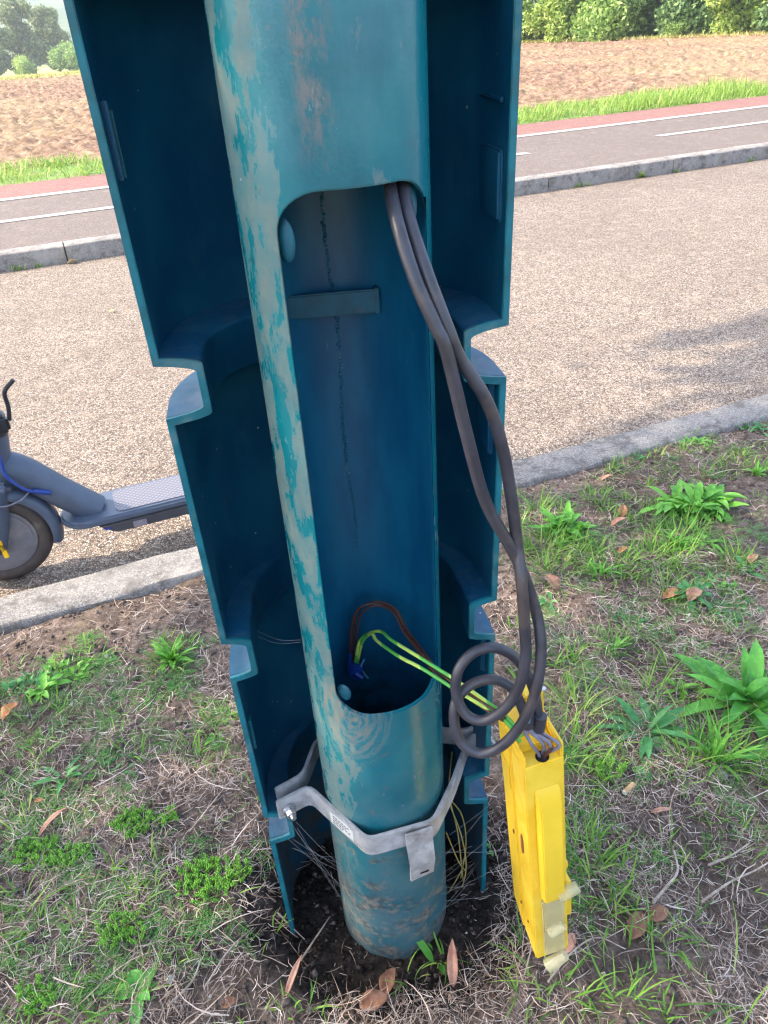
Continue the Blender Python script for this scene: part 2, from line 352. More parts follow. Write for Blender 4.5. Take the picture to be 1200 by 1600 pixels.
M_RIM = simple('worn teal rim', (.003, .15, .195), .5, 0, .35, 45, .25, (.09, .17, .18))
def m_galv():
    t = NT('galvanised steel'); v = t.obj(); n = t.noise(v, 60, 6, .6)
    base = t.mix(t.ramp(n, .35, .65), (.34, .34, .35), (.50, .50, .51)); base = t.mix(t.ramp(t.noise(v, 35, 7, .7), .56, .7, 0, .6), base, (.20, .17, .145))
    return t.P(base, t.ramp(n, .3, .7, .5, .7), .35, t.bump(t.noise(v, 250, 4), .3, .0008))
M_GALV = m_galv()
M_CABLE = simple('grey cable sheath', (.048, .047, .060), .36, 0, .3, 50, .12, (.085, .065, .058))
M_BROWN = simple('brown wire insulation', (.09, .035, .025), .4, 0, .2, 90, .05)
def m_gy():
    t = NT('green and yellow earth wire'); v = t.obj()
    wv = t.n('TexWave', {'Vector': t.mapping(v, (1, 1, 1), (R(90), 0, R(35))), 'Scale': 9.0, 'Distortion': 1.0}, wave_type='BANDS').outputs['Fac']
    return t.P(t.mix(t.ramp(wv, .45, .55), (.10, .42, .06), (.50, .68, .12)), .4)
M_GY = m_gy()
M_BLUE = simple('blue insulation', (.01, .05, .28), .4, 0, .3, 60, .1)
M_LBLUE = simple('light blue conductor', (.10, .32, .45), .45, 0, .2, 60, .1)
M_GREYW = simple('grey conductor', (.22, .20, .26), .45, 0, .3, 80, .1)
M_YEL = simple('yellow moulded plastic', (.86, .565, .035), .38, 0, .07, 25, .08)
def m_yel2():
    t = NT('scuffed yellow plastic'); v = t.obj(); n = t.noise(v, 30, 5)
    base = t.mix(t.ramp(n, .35, .65), (.82, .52, .025), (.90, .62, .06)); base = t.mix(t.ramp(t.noise(v, 75, 7, .7), .66, .73, 0, .6), base, (.30, .14, .03))
    return t.P(base, .4, 0, t.bump(t.noise(v, 200, 3), .12, .0006), .5)
M_YEL2 = m_yel2()
def m_clear():
    t = NT('cloudy clear plastic'); v = t.obj()
    t.P((.60, .55, .32), .3, 0, None, .5, Alpha=.50); t.set(t.b.inputs['Alpha'], t.ramp(t.noise(v, 25, 2), .3, .7, .34, .48)); return t.m
M_CLEAR = m_clear()
M_RUST = simple('dried rust stain', (.30, .10, .03), .8, 0, .4, 90, .3)
M_BLACK = simple('flat black', (.006, .005, .005), .9, 0, .2, 30, .1)  # black stands in for the dark inside holes and windows
M_SCOOT = simple('matt grey blue scooter paint', (.075, .095, .135), .42, 0, .15, 30, .08)
M_TYRE = simple('dusty rubber tyre', (.075, .058, .050), .8, 0, .35, 50, .4, (.16, .13, .11))
M_HUB = simple('grey wheel hub', (.15, .145, .16), .5, 0, .2, 40, .1, (.22, .19, .17))
M_DBLACK = simple('black scooter fittings', (.02, .022, .03), .4, 0, .3, 50, .1)
def m_deckmat():
    t = NT('ribbed rubber deck mat'); v = t.obj()
    ck = t.n('TexVoronoi', {'Vector': t.mapping(v, (110, 110, 1), (0, 0, R(45))), 'Scale': 1.0, 'Randomness': 0.0})
    f = t.ramp(ck.outputs['Distance'], .25, .5)
    return t.P(t.mix(f, (.20, .19, .21), (.125, .12, .14)), .55, 0, t.bump(f, .5, .001))
M_MAT = m_deckmat()
M_REFL = simple('yellow reflector', (.85, .50, .01), .25, 0, .1, 40, .1)
M_LABEL = simple('faded sticker', (.62, .62, .60), .5, 0, .1, 60, .1)
M_INK = simple('faded grey print', (.16, .16, .17), .7, 0, .2, 60, .1)
M_BUTT = simple('cigarette filter paper', (.55, .33, .14), .7, 0, .3, 90, .3)
M_STRING = simple('yellow dry grass stalk', (.42, .34, .10), .7, 0, .3, 60, .2)
M_WEB = simple('spider thread', (.45, .45, .45), .6, 0, .2, 60, .1)

# ================================================================== STRUCTURE : ground, road, path, kerbs, field
def ground_z(a, o):
    a = np.asarray(a, float); o = np.asarray(o, float)
    z = np.where(o < 1.3, -0.06, np.where(o < 4.66, -0.03, np.where(o < 7.06, 0.05, 0.06)))
    z = z - np.clip(o-32, 0, 75)*0.026
    hill = np.clip((o-150)/260, 0, 1); hill = hill*hill*(3-2*hill)
    z = z + hill*(17+6*vnoise(a/120, o/150, 3)+3*vnoise(a/40, o/60, 5))
    return z
aa = np.unique(np.concatenate([np.linspace(-900, -300, 8), np.linspace(-300, 300, 76), np.linspace(300, 900, 8)]))
oo = np.unique(np.concatenate([np.linspace(-500, -60, 8), [-20, -6, -3, 1.2, 1.299, 1.301, 2, 4.65, 4.661, 5.5, 7.05, 7.061, 8, 12, 20, 28, 32], np.linspace(36, 460, 70), [600, 900]]))
def sheet(name, A, O, zf, m, kind='structure', smooth=True):
    na, no = len(A), len(O); AA, OO = np.meshgrid(A, O); Z = zf(AA, OO)
    V = np.stack([AA*CT-OO*ST, AA*ST+OO*CT, Z], -1).reshape(-1, 3)
    i = np.arange(no-1)[:, None]*na+np.arange(na-1)[None, :]; i = i.ravel()
    o = mkq(name, V, np.stack([i, i+1, i+na+1, i+na], -1), m, smooth=smooth)
    if kind: o['kind'] = kind
    return o
sheet('ground', aa, oo, ground_z, M_FAR)
KB, KF = 1.312, 1.418                      # near kerb back and front
RF = 4.53                                  # far kerb face
sheet('road', np.linspace(-60, 90, 151), np.linspace(KF-.02, RF+.03, 14), lambda a, o: 0.0*a, M_ROAD)
sheet('path', np.linspace(-60, 90, 76), np.linspace(4.64, 6.40, 4), lambda a, o: 0.0*a+0.082, M_PATH)
sheet('red_path', np.linspace(-60, 90, 76), np.linspace(6.40, 7.06, 3), lambda a, o: 0.0*a+0.082, M_RED)
lv, lf = [], []
def line_rect(a0, a1, o0, o1, z=.086):
    n = len(lv); lv.extend([RW(a0, o0, z), RW(a1, o0, z), RW(a1, o1, z), RW(a0, o1, z)]); lf.append((n, n+1, n+2, n+3))
for k in range(-20, 30): line_rect(k*3, k*3+3, 6.29, 6.385)
for k in range(-6, 9):
    s = 4.61 + k*5.0*1.02
    if k == -1: line_rect(-3.0, 3.40, 5.45, 5.53)
    elif k >= 0 or k < -2: line_rect(s, s+3.6, 5.45, 5.53)
ml = mk('path_marking', lv, lf, M_LINE); ml['kind'] = 'structure'
def kerb(name, a0, a1, o0, o1, ztop, zbot, stone, gap, seed):
    bm = bmesh.new(); r = random.Random(seed); s = a0
    rot = Matrix.Rotation(TH, 3, 'Z')
    while s < a1:
        near = -2 < s < 8; L = stone-gap
        if near:
            # a stone as a jittered strip
            n = 26; prof = [(o0, zbot), (o0, ztop-.006), (o0+.006, ztop), ((o0+o1)/2, ztop+.001), (o1-.008, ztop), (o1, ztop-.008), (o1, zbot)]
            rows = []
            for i in range(n+1):
                row = []
                for j, (oq, zq) in enumerate(prof):
                    jt = 0.0022*(r.random()-.5)*2 if 0 < j < 6 else 0.0016*(r.random()-.5)
                    row.append(bm.verts.new(RW(s+L*i/n, oq+jt, zq+0.0016*(r.random()-.5)*(0 < j < 6))))
                rows.append(row)
            for i in range(n):
                for j in range(len(prof)-1): bm.faces.new((rows[i][j], rows[i+1][j], rows[i+1][j+1], rows[i][j+1]))
            bm.faces.new(rows[0]); bm.faces.new(rows[-1][::-1])
        else: add_box(bm, RW(s+L/2, (o0+o1)/2, (ztop+zbot)/2), (L, o1-o0, ztop-zbot), rot)
        s += stone
    o = from_bm(name, bm, M_KERB, ang=50); o['kind'] = 'structure'; return o
kerb('kerb', -20, 30, KB, KF, .075, -.05, 1.7, .003, 1)
kerb('kerb', -19.03, 40, RF, 4.655, .088, -.05, 1.0, .006, 2)

# verge with the hollow round the post
PC = Vector((-0.0204193, 0.5612741, 0)); PR = 0.0672
pa, po = AO(PC)
VA = np.unique(np.concatenate([np.linspace(-14, -1.2, 60), np.linspace(-1.2, 2.4, 330), np.linspace(2.4, 16, 60)]))
VO = np.unique(np.concatenate([np.linspace(-5, 0.02, 40), np.linspace(0.02, KB-.001, 135)]))
def verge_z(a, o):
    d = np.hypot(a-pa, (o-po))
    z = 0.068 + 0.030*fbm(a*4, o*4, 4, 3) + 0.022*fbm(a*22, o*22, 3, 9)
    da, do = a-pa, o-po
    fx = -(da*CT-do*ST) * 0 + (da*CT - do*ST); fy = da*ST+do*CT
    e = np.hypot((fx-.0)/.165, (fy-.02)/.155)
    hol = np.clip(1.25-e, 0, .45)/.45
    z = z - 0.042*hol + 0.02*hol*fbm(a*45, o*45, 3, 21)
    z = np.where(o > KB-.08, z*(1-np.clip((o-KB+.08)/.08, 0, 1)*.0) - 0.006*np.clip((o-KB+.03)/.03, 0, 1), z)
    return z
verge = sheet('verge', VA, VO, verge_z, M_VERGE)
def vz(p):
    a, o = AO(p); return float(verge_z(np.array([a]), np.array([o]))[0])
def GV(x, y, dz=0.0):
    p = G(x, y, .07); p.z = vz(p)+dz; return p

# ploughed field: clods as real relief
def field_z(a, o):
    n = fbm(a*2.3, o*2.3, 4, 31); f = fbm(a*.7, o*.7, 3, 33)
    rise = 0.0
    g_ = fbm(a*6.0, o*6.0, 3, 35)
    ed = np.clip((o-7.95)/1.2, 0, 1); return rise + .075 + ed*(np.abs(n)*0.07 + np.abs(g_)*.18 + np.abs(fbm(a*12, o*12, 2, 61))*.15 + f*0.03)
FA = np.linspace(-6, 22, 620); FO = np.concatenate([np.linspace(7.95, 14, 150), np.linspace(14.1, 28.4, 190)])
fld = sheet('field', FA, FO, field_z, M_FIELD)
sheet('grass_bank', np.linspace(-60, 90, 60), np.linspace(7.06, 8.3, 5), lambda a, o: 0.075+0*a, simple('turf base', (.16, .24, .05), .9, 0, .4, 9, .5, (.25, .17, .09), .01))

# ================================================================== LAMP POST
def taper(z): return PR
post = empty('lamp_post', (PC.x, PC.y, 0), 0, 'teal steel lamp post with scuffed paint and an open door hatch, standing in the verge', 'lamp post')
def make_shaft():
    n = 96; zs = [-0.25, 0.0, .2, .4, .44, .5, .7, .9, .93, 1.0, 1.5, 2.5, 4.6]; t = 0.0042
    V = []; F = []
    for s, rr in ((0, 0), (1, t)):
        for z in zs:
            for j in range(n):
                a = 2*PI*j/n; r = PR-rr if z < 1.6 else (PR-rr)*(1-.12*(z-1.5)/3)
                V.append((r*math.sin(a), -r*math.cos(a), z))
    m = len(zs); off = m*n
    for i in range(m-1):
        for j in range(n):
            k = (j+1) % n
            F.append((i*n+j, i*n+k, (i+1)*n+k, (i+1)*n+j)); F.append((off+i*n+j, off+(i+1)*n+j, off+(i+1)*n+k, off+i*n+k))
    for j in range(n):
        k = (j+1) % n
        F.append((j, off+j, off+k, k)); F.append(((m-1)*n+j, (m-1)*n+k, off+(m-1)*n+k, off+(m-1)*n+j))
    o = mk('shaft', V, F, M_POLE, post)
    # hatch opening, cut facing 17 degrees to the right
    phi = R(18.0); hw = 0.0508; z0, z1 = .457, .915; rc = .026
    poly = []
    for cx_, cz_, a0 in ((hw-rc, z1-rc, 0), (-hw+rc, z1-rc, 90), (-hw+rc, z0+rc, 180), (hw-rc, z0+rc, 270)):
        for q in range(9):
            a = R(a0+q*90/8); poly.append((cx_+rc*math.cos(a), cz_+rc*math.sin(a)))
    bm = bmesh.new(); f = Vector((math.sin(phi), -math.cos(phi), 0)); rgt = Vector((math.cos(phi), math.sin(phi), 0))
    A = [bm.verts.new(rgt*x+Vector((0, 0, z))+f*.0) for x, z in poly]; B = [bm.verts.new(rgt*x+Vector((0, 0, z))+f*.12) for x, z in poly]
    k = len(poly); bm.faces.new(A); bm.faces.new(B[::-1])
    for i in range(k): bm.faces.new((A[i], B[i], B[(i+1) % k], A[(i+1) % k]))
    bmesh.ops.recalc_face_normals(bm, faces=bm.faces)
    me = bpy.data.meshes.new('cut'); bm.to_mesh(me); bm.free(); c = bpy.data.objects.new('cut', me); link(c); c.parent = post
    md = o.modifiers.new('b', 'BOOLEAN'); md.operation = 'DIFFERENCE'; md.solver = 'EXACT'; md.object = c
    bpy.context.view_layer.update()
    dg = bpy.context.evaluated_depsgraph_get(); me2 = bpy.data.meshes.new_from_object(o.evaluated_get(dg))
    o.modifiers.clear(); o.data = me2; bpy.data.objects.remove(c)
    bm = bmesh.new(); bm.from_mesh(me2)
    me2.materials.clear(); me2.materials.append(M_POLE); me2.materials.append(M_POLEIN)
    # soften the cut lip a little
    es = []
    for e in bm.edges:
        if len(e.link_faces) == 2 and e.calc_face_angle(0) > R(55):
            zz = [v.co.z for v in e.verts]
            if .4 < min(zz) and max(zz) < .95: es.append(e)
    bmesh.ops.bevel(bm, geom=es, offset=.0011, segments=2, affect='EDGES')
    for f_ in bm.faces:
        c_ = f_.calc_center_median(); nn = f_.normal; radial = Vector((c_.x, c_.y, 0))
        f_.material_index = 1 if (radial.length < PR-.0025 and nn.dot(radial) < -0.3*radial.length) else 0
    bm.to_mesh(me2); bm.free(); sharp(me2, 40); return o
make_shaft()
def PL(p): return Vector(p) - Vector((PC.x, PC.y, 0))
def onpole(ang, z, r=PR): a = R(ang); return Vector((r*math.sin(a), -r*math.cos(a), z))
M_LUG = simple('dull lug paint', (.003, .095, .14), .6, 0, .3, 60, .2, (.10, .15, .16))
# locking lugs behind the opening's corners
for ang, z, fl in ((-31.5, .884, 1.9), (60, .897, 1.7), (-28, .476, 1.3)):
    bm = bmesh.new(); c = onpole(ang, z, PR-.0075); dr = onpole(ang, 0, 1.0)
    bmesh.ops.create_uvsphere(bm, u_segments=20, v_segments=12, radius=.0075)
    M = Matrix.Translation(c) @ dr.to_track_quat('Z', 'Y').to_matrix().to_4x4() @ Matrix.Diagonal((1, 1, .38, 1))
    bmesh.ops.transform(bm, matrix=M, verts=bm.verts)
    for v_ in bm.verts: v_.co.z = z + (v_.co.z-z)*fl
    from_bm('locking_lug', bm, M_LUG, post)
# mounting bar across the back of the bore
bl, brr = PL(D(440, 484, .612)), PL(D(588, 466, .612))
bl.z = brr.z = (bl.z+brr.z)/2 
bm = bmesh.new(); dv = (brr-bl); L = dv.length; rot = Matrix.Rotation(math.atan2(dv.y, dv.x), 3, 'Z')
add_box(bm, (bl+brr)/2, (L, .006, .019), rot, .0012); add_box(bm, brr+Vector((0, .003, 0)), (.004, .012, .021), rot, .001)
bar = from_bm('mounting_bar', bm, simple('bar paint', (.003, .10, .16), .5, 0, .3, 60, .3, (.10, .12, .13)), post)
# weld bead down the inside
V, F = [], []
bm = bmesh.new(); r_ = random.Random(5)
for i in range(120):
    z = .915-i*.0030; q = onpole(-171+1.6*math.sin(i*.1)+r_.uniform(-.8, .8), z, PR-.0044)
    bmesh.ops.create_icosphere(bm, subdivisions=2, radius=.0011+.0007*r_.random()**2, matrix=Matrix.Translation(q))
from_bm('weld_seam', bm, simple('weld bead', (.004, .13, .21), .4, 0, .3, 60, .2, (.12, .22, .27)), post)
# arm and lantern far above the picture
bm = bmesh.new(); add_cyl(bm, (0, 0, 4.58), (0, 0, 4.7), .05, .03, 20); from_bm('spigot', bm, M_POLE, post)
V, F = sweep([(0, 0, 4.68), (0.0, .2, 4.85), (-.1, .6, 4.95), (-.25, 1.0, 4.98)], .025); mk('arm', V, F, M_POLE, post)
bm = bmesh.new(); add_box(bm, (-.35, 1.25, 5.0), (.18, .5, .08), Matrix.Rotation(R(20), 3, 'Z'), .03, 3); from_bm('lantern', bm, M_GALV, post)

# ================================================================== POST COVER (half shell)
FAC = R(8)
cover = empty('post_cover', (PC.x-.0085, PC.y-.001, 0), FAC, 'dark teal moulded half shell cover standing behind the lamp post with notched rims', 'cover')
SH_T = 0.0056
grooves = [(.7745, .0135, .030), (.5000, .014, .022), (.2410, .014, .024), (1.05, .0135, .030), (1.32, .0135, .03)]
def ginset(z, grow=0.0, back=None):
    g = 0
    for gi, (zc, hh, dp) in enumerate(grooves):
        d = abs(z-zc); h = hh+grow
        e = .008
        k = max(0, min(1, (h+e-d)/e)); k = 1-(1-k)**2.2
        if gi in (1, 2, 4) and back is not None: k *= 1-max(0, min(1, (back-.30)/.45))
        g = max(g, dp*k)
    return g
def hw_at(z): return 0.129 + 0.0085*max(0, min(1, (z-.2)/.8))
def shell_sec2(z, grow, extra):
    pts = shell_sec(z, 0); N = len(pts)-1; secs = {}
    out = []
    for i in range(N+1):
        back = 1-abs(2*i/N-1)
        ins = round(ginset(z, grow, back)+extra, 6)
        if ins not in secs: secs[ins] = shell_sec(z, ins)
        out.append(secs[ins][i])
    return out
def shell_sec(z, inset, n=44):
    w = hw_at(z)-inset; b = .118-inset; d0 = .02; pts = []
    for i in range(5): pts.append((-w, -.004+(d0)*i/5.0))
    for i in range(n+1):
        a = PI - PI*i/n; pts.append((w*math.copysign(abs(math.cos(a))**.86, math.cos(a)), d0-.004+b*abs(math.sin(a))**.86))
    for i in range(4, -1, -1): pts.append((w, -.004+d0*i/5.0))
    return pts
def make_shell():
    zs = set(np.round(np.linspace(-.05, 1.55, 65), 4))
    for zc, hh, dp in grooves:
        for g in (0, SH_T):
            for s in (-1, 1):
                for q in (0, .15, .35, .6, 1): zs.add(round(zc+s*(hh+g+.008*q), 5))
    zs = sorted(zs); V = []; F = []; per = len(shell_sec(0, 0))
    for side in (0, 1):
        for z in zs:
            for x, y in shell_sec2(z, SH_T if side else 0.0, SH_T if side else 0): V.append((x, y, z))
    m = len(zs); off = m*per
    for i in range(m-1):
        for j in range(per-1):
            F.append((i*per+j, (i+1)*per+j, (i+1)*per+j+1, i*per+j+1))
            F.append((off+i*per+j, off+i*per+j+1, off+(i+1)*per+j+1, off+(i+1)*per+j))
    for j in range(per-1):
        F.append((j, j+1, off+j+1, off+j)); F.append(((m-1)*per+j, off+(m-1)*per+j, off+(m-1)*per+j+1, (m-1)*per+j+1))
    sh = mk('shell', V, F, M_SHELL, cover, ang=40)
    # two rim flanges closing the wall's front edge, a touch proud
    for e, nm in ((0, 'rim'), (per-1, 'rim')):
        RV = []; RFc = []
        for z in zs:
            o_ = shell_sec(z, ginset(z, 0))[e]; i_ = shell_sec(z, ginset(z, SH_T)+SH_T)[e]
            for px_, dy in ((o_[0], 0), (o_[0], -.0045), (i_[0], -.0045), (i_[0], 0)): RV.append((px_, o_[1]+dy, z))
        for i in range(m-1):
            for j in range(4): RFc.append((i*4+j, i*4+(j+1) % 4, (i+1)*4+(j+1) % 4, (i+1)*4+j))
        RFc.append((3, 2, 1, 0)); RFc.append(tuple((m-1)*4+j for j in range(4)))
        o = mk('rim', RV, RFc, M_RIM, cover, ang=40)
        bm = bmesh.new(); bm.from_mesh(o.data)
        bmesh.ops.recalc_face_normals(bm, faces=bm.faces)
        es = [ed for ed in bm.edges if len(ed.link_faces) == 2 and abs(ed.verts[0].co.z-ed.verts[1].co.z) > 1e-5 and ed.calc_face_angle(0) > R(50)]
        bmesh.ops.bevel(bm, geom=es, offset=.0016, segments=2, affect='EDGES', clamp_overlap=True)
        bm.to_mesh(o.data); bm.free(); sharp(o.data, 50)
    bm = bmesh.new(); bm.from_mesh(sh.data); bmesh.ops.recalc_face_normals(bm, faces=bm.faces); bm.to_mesh(sh.data); bm.free(); sharp(sh.data, 40)
make_shell()
def wall_strip(x, y, z, sx, sy, sz, m=M_SHELL):
    bm = bmesh.new(); add_box(bm, (x, y, z), (sx, sy, sz), None, .0018, 2); return from_bm('tab_or_light_slit', bm, m, cover)
wl = hw_at(.94)-SH_T
wall_strip(-wl+.0015, .010, .944, .004, .014, .050); wall_strip(-wl+.0045, .006, .942, .002, .002, .042, M_RIM)  # second, paler strip paints the daylight showing through a slot in the wall
wall_strip(wl-.0015, .030, .895, .005, .056, .048); wall_strip(wl-.0022, .030, .950, .005, .056, .003)
wall_strip(hw_at(.71)*1-SH_T-.002, .022, .715, .006, .040, .075)
wall_strip(-hw_at(.38)+SH_T+.0015, .006, .385, .003, .010, .045, M_RIM)  # paler strip in place of light coming through the lower slot
wall_strip(hw_at(.44)-SH_T-.002, .012, .445, .006, .018, .055)

# ================================================================== CLAMP
clamp = empty('pole_clamp', (PC.x, PC.y, .278), 0, 'grey galvanised bracket strapped round the foot of the lamp post', 'bracket')
def CL(x, y, z=0.0): return Vector((x-PC.x, y-PC.y, z))
def strap(name, pts, zc, h, t, par=clamp, bevel=.0008, dz=None):
    P = []
    n = len(pts)
    for i in range(n):                                            # round the bends
        p = Vector(pts[i])
        if 0 < i < n-1:
            a = Vector(pts[i-1]); b = Vector(pts[i+1]); r = .009
            pa_ = p+(a-p).normalized()*r; pb_ = p+(b-p).normalized()*r
            for q in (0, .33, .67, 1): P.append(((1-q)**2*pa_+2*q*(1-q)*p+q*q*pb_))
        else: P.append(p)
    V = []; F = []
    for i, p in enumerate(P):
        t_ = (P[min(i+1, len(P)-1)]-P[max(i-1, 0)]).normalized(); nn = Vector((-t_.y, t_.x))
        zz = zc + (dz[0]+(dz[1]-dz[0])*i/(len(P)-1) if dz else 0)
        for s, u in ((-1, -1), (1, -1), (1, 1), (-1, 1)): V.append(Vector((p.x+nn.x*s*t/2, p.y+nn.y*s*t/2, zz+u*h/2)))
    for i in range(len(P)-1):
        for j in range(4): F.append((i*4+j, i*4+(j+1) % 4, (i+1)*4+(j+1) % 4, (i+1)*4+j))
    F.append((3, 2, 1, 0)); k = (len(P)-1)*4; F.append((k, k+1, k+2, k+3))
    o = mk(name, V, F, M_GALV, par)
    bm = bmesh.new(); bm.from_mesh(o.data); bmesh.ops.recalc_face_normals(bm, faces=bm.faces)
    es = [e for e in bm.edges if len(e.link_faces) == 2 and e.calc_face_angle(0) > R(60)]
    bmesh.ops.bevel(bm, geom=es, offset=bevel, segments=2, affect='EDGES', clamp_overlap=True); bm.to_mesh(o.data); bm.free(); sharp(o.data, 45)
    return o
q2 = lambda L: [(x-PC.x, y-PC.y) for x, y in L]
strap('front_strap', q2([(-.139, .533), (-.104, .552), (-.040, .4815), (.030, .498), (.056, .547), (.080, .604), (.111, .617)]), -.002, .030, .004)
strap('rear_strap', q2([(-.141, .548), (-.111, .566), (-.099, .612), (-.052, .641), (.012, .641), (.052, .617), (.079, .613), (.109, .627)]), .003, .026, .004)
# hanging tab below the strap
tb = []
for s, (x, y) in ((0, (-.002, .4885)), (1, (.028, .4965))):
    tb.append(Vector((x-PC.x, y-PC.y)))
dv = (tb[1]-tb[0]).normalized(); nv = Vector((dv.y, -dv.x))
prof = [(.010, .0035), (-.006, .0035), (-.014, .0045), (-.036, .010), (-.055, .006), (-.069, .004)]
V = []; F = []
for z, outw in prof:
    k = (.010-z)/.088; c0 = tb[0]+nv*outw+dv*(.003*k); c1 = tb[0]+dv*(.030-.001*k)+nv*outw
    zz = z
    for p, dzz in ((c0, -.003*k), (c1, .003*k)):
        for tt in (0, .003): V.append((p.x+nv.x*tt, p.y+nv.y*tt, zz+dzz))
for i in range(len(prof)-1):
    a = i*4; b = a+4
    for f in ((0, 1, 3, 2),):
        pass
    F += [(a+1, a+3, b+3, b+1), (a, b, b+2, a+2), (a, a+1, b+1, b), (a+2, b+2, b+3, a+3)]
F += [(0, 2, 3, 1), (len(V)-4, len(V)-3, len(V)-1, len(V)-2)]
tabo = mk('hanging_tab', V, F, M_GALV, clamp)
hp = tb[0]+dv*.018+nv*.0078; bm = bmesh.new(); add_box(bm, (hp.x, hp.y, -.058), (.010, .0016, .005), Matrix.Rotation(math.atan2(dv.y, dv.x), 3, 'Z')); from_bm('slot_hole_patch', bm, M_BLACK, tabo)  # black block painting the dark of the slot; nothing is cut
rv = tb[0]+dv*.012+nv*.004; bm = bmesh.new(); add_cyl(bm, (rv.x, rv.y, .001), (rv.x+nv.x*.003, rv.y+nv.y*.003, .001), .004, .003, 12); from_bm('rivet', bm, M_GALV, clamp)
# bolts in the two ears
for x, y, ang in ((-.128, .537, 28), (.105, .6125, 25)):
    bo = bmesh.new(); nrm_ = Vector((math.sin(R(ang)), -math.cos(R(ang)), 0)); c = CL(x, y, -.005)+nrm_*.001
    add_cyl(bo, c, c+nrm_*.0035, .0075, .0075, 24); add_cyl(bo, c+nrm_*.0035, c+nrm_*.010, .0058, .0055, 6); add_cyl(bo, c+nrm_*.010, c+nrm_*.015, .0033, .0030, 12)
    from_bm('bolt', bo, simple('zinc bolt', (.55, .55, .56), .3, .8, .2, 60, .1), clamp)
# small worn plate label on the left arm of the strap
a_, b_ = Vector((-.099, .5445)), Vector((-.046, .4895)); dd_ = (b_-a_).normalized(); nn_ = Vector((dd_.y, -dd_.x))
bm = bmesh.new(); c = a_.lerp(b_, .62)+nn_*.0024; add_box(bm, CL(c.x, c.y, -.003), (.036, .0010, .018), Matrix.Rotation(math.atan2(dd_.y, dd_.x), 3, 'Z')); stk = from_bm('sticker', bm, M_LABEL, clamp)
bm = bmesh.new()
for k in range(4):
    L_ = (.026, .022, .028, .016)[k]
    x0 = -.014
    for s in range(6):
        ww = L_/6*.7; cc = c+dd_*(x0+L_*(s+.5)/6)+nn_*.0007
        add_box(bm, CL(cc.x, cc.y, .0025-k*.0036), (ww, .0004, .0011), Matrix.Rotation(math.atan2(dd_.y, dd_.x), 3, 'Z'))
from_bm('print', bm, M_INK, stk)

# ================================================================== FUSE BOX
YAW = R(13)
fb_b = D(838, 1499, .462); fb_t = D(817, 1186, .452)
ax = (fb_t-fb_b).normalized(); bx_ = Vector((math.cos(YAW), math.sin(YAW), 0)); bx_ = (bx_-ax*bx_.dot(ax)).normalized(); by_ = ax.cross(bx_)
FBL = (fb_t-fb_b).length
box = empty('fuse_box', tuple(fb_b), 0, 'yellow plastic cut out fuse box hanging from the grey cables beside the lamp post', 'fuse box')
box.rotation_mode = 'QUATERNION'; box.rotation_quaternion = Matrix((bx_, by_, ax)).transposed().to_quaternion()
BW, BD = .039, .056                                               # x: front width, y: depth, z up; corner nearest camera at x=0,y=0
def bbox(name, x0, x1, y0, y1, z0, z1, m=M_YEL, bev=.0012, par=box):
    bm = bmesh.new(); add_box(bm, ((x0+x1)/2, (y0+y1)/2, (z0+z1)/2), (x1-x0, y1-y0, z1-z0), None, bev, 2); return from_bm(name, bm, m, par)
# body: side outline as prism with chamfered back lower corner
bm = bmesh.new()
poly = [(0.0, 0.0), (0, FBL-.030), (.030, FBL-.030), (.030, FBL+.004), (BD*.5, FBL+.004), (BD, FBL+.004), (BD, .030), (.020, .004)]
poly = [(0.0, 0.004), (0.0, FBL-.006), (.020, FBL-.006), (.020, FBL-.006), (BD*.48, FBL-.006), (BD*.48, .012)]
poly = [(0.0, 0.0), (0.0, FBL-.015), (BD*.52, FBL-.015), (BD*.52, .014)]
M = Matrix(((0, 0, 1, 0), (1, 0, 0, 0), (0, 1, 0, 0), (0, 0, 0, 1)))
add_prism(bm, poly, M, BW)
bmesh.ops.recalc_face_normals(bm, faces=bm.faces); bmesh.ops.bevel(bm, geom=list(bm.edges), offset=.0012, segments=2, affect='EDGES')
body = from_bm('body', bm, M_YEL2, box)
bm = bmesh.new()
poly = [(BD*.52+.0008, .015), (BD*.52+.0008, FBL+.002), (BD, FBL+.002), (BD, .042)]
M2 = Matrix(((0, 0, 1, -.001), (1, 0, 0, 0), (0, 1, 0, 0), (0, 0, 0, 1))); add_prism(bm, poly, M2, BW+.002)
bmesh.ops.recalc_face_normals(bm, faces=bm.faces); bmesh.ops.bevel(bm, geom=list(bm.edges), offset=.0012, segments=2, affect='EDGES')
back = from_bm('back_shell', bm, M_YEL, box)
# cable entry: side walls and front lip rising past the body
bbox('entry_wall', 0, .0035, .0, BD*.52, FBL-.0152, FBL-.001); bbox('entry_wall', BW-.0035, BW, .0, BD*.52, FBL-.0152, FBL+.004)
bbox('entry_lip', .0036, BW-.0036, BD*.30, BD*.52, FBL-.0152, FBL-.006)
bbox('top_tongue', BW*.48, BW-.002, BD*.62, BD*.92, FBL, FBL+.034)
bm = bmesh.new(); add_cyl(bm, (.021, .007, FBL-.0152), (.021, .007, FBL-.0140), .0062, None, 20); from_bm('entry_hole_patch', bm, M_BLACK, box)  # black disc painted as the dark of the wire entry, no opening behind
bbox('side_clip', -.0022, .002, BD*.60, BD*.95, FBL-.086, FBL-.050); 
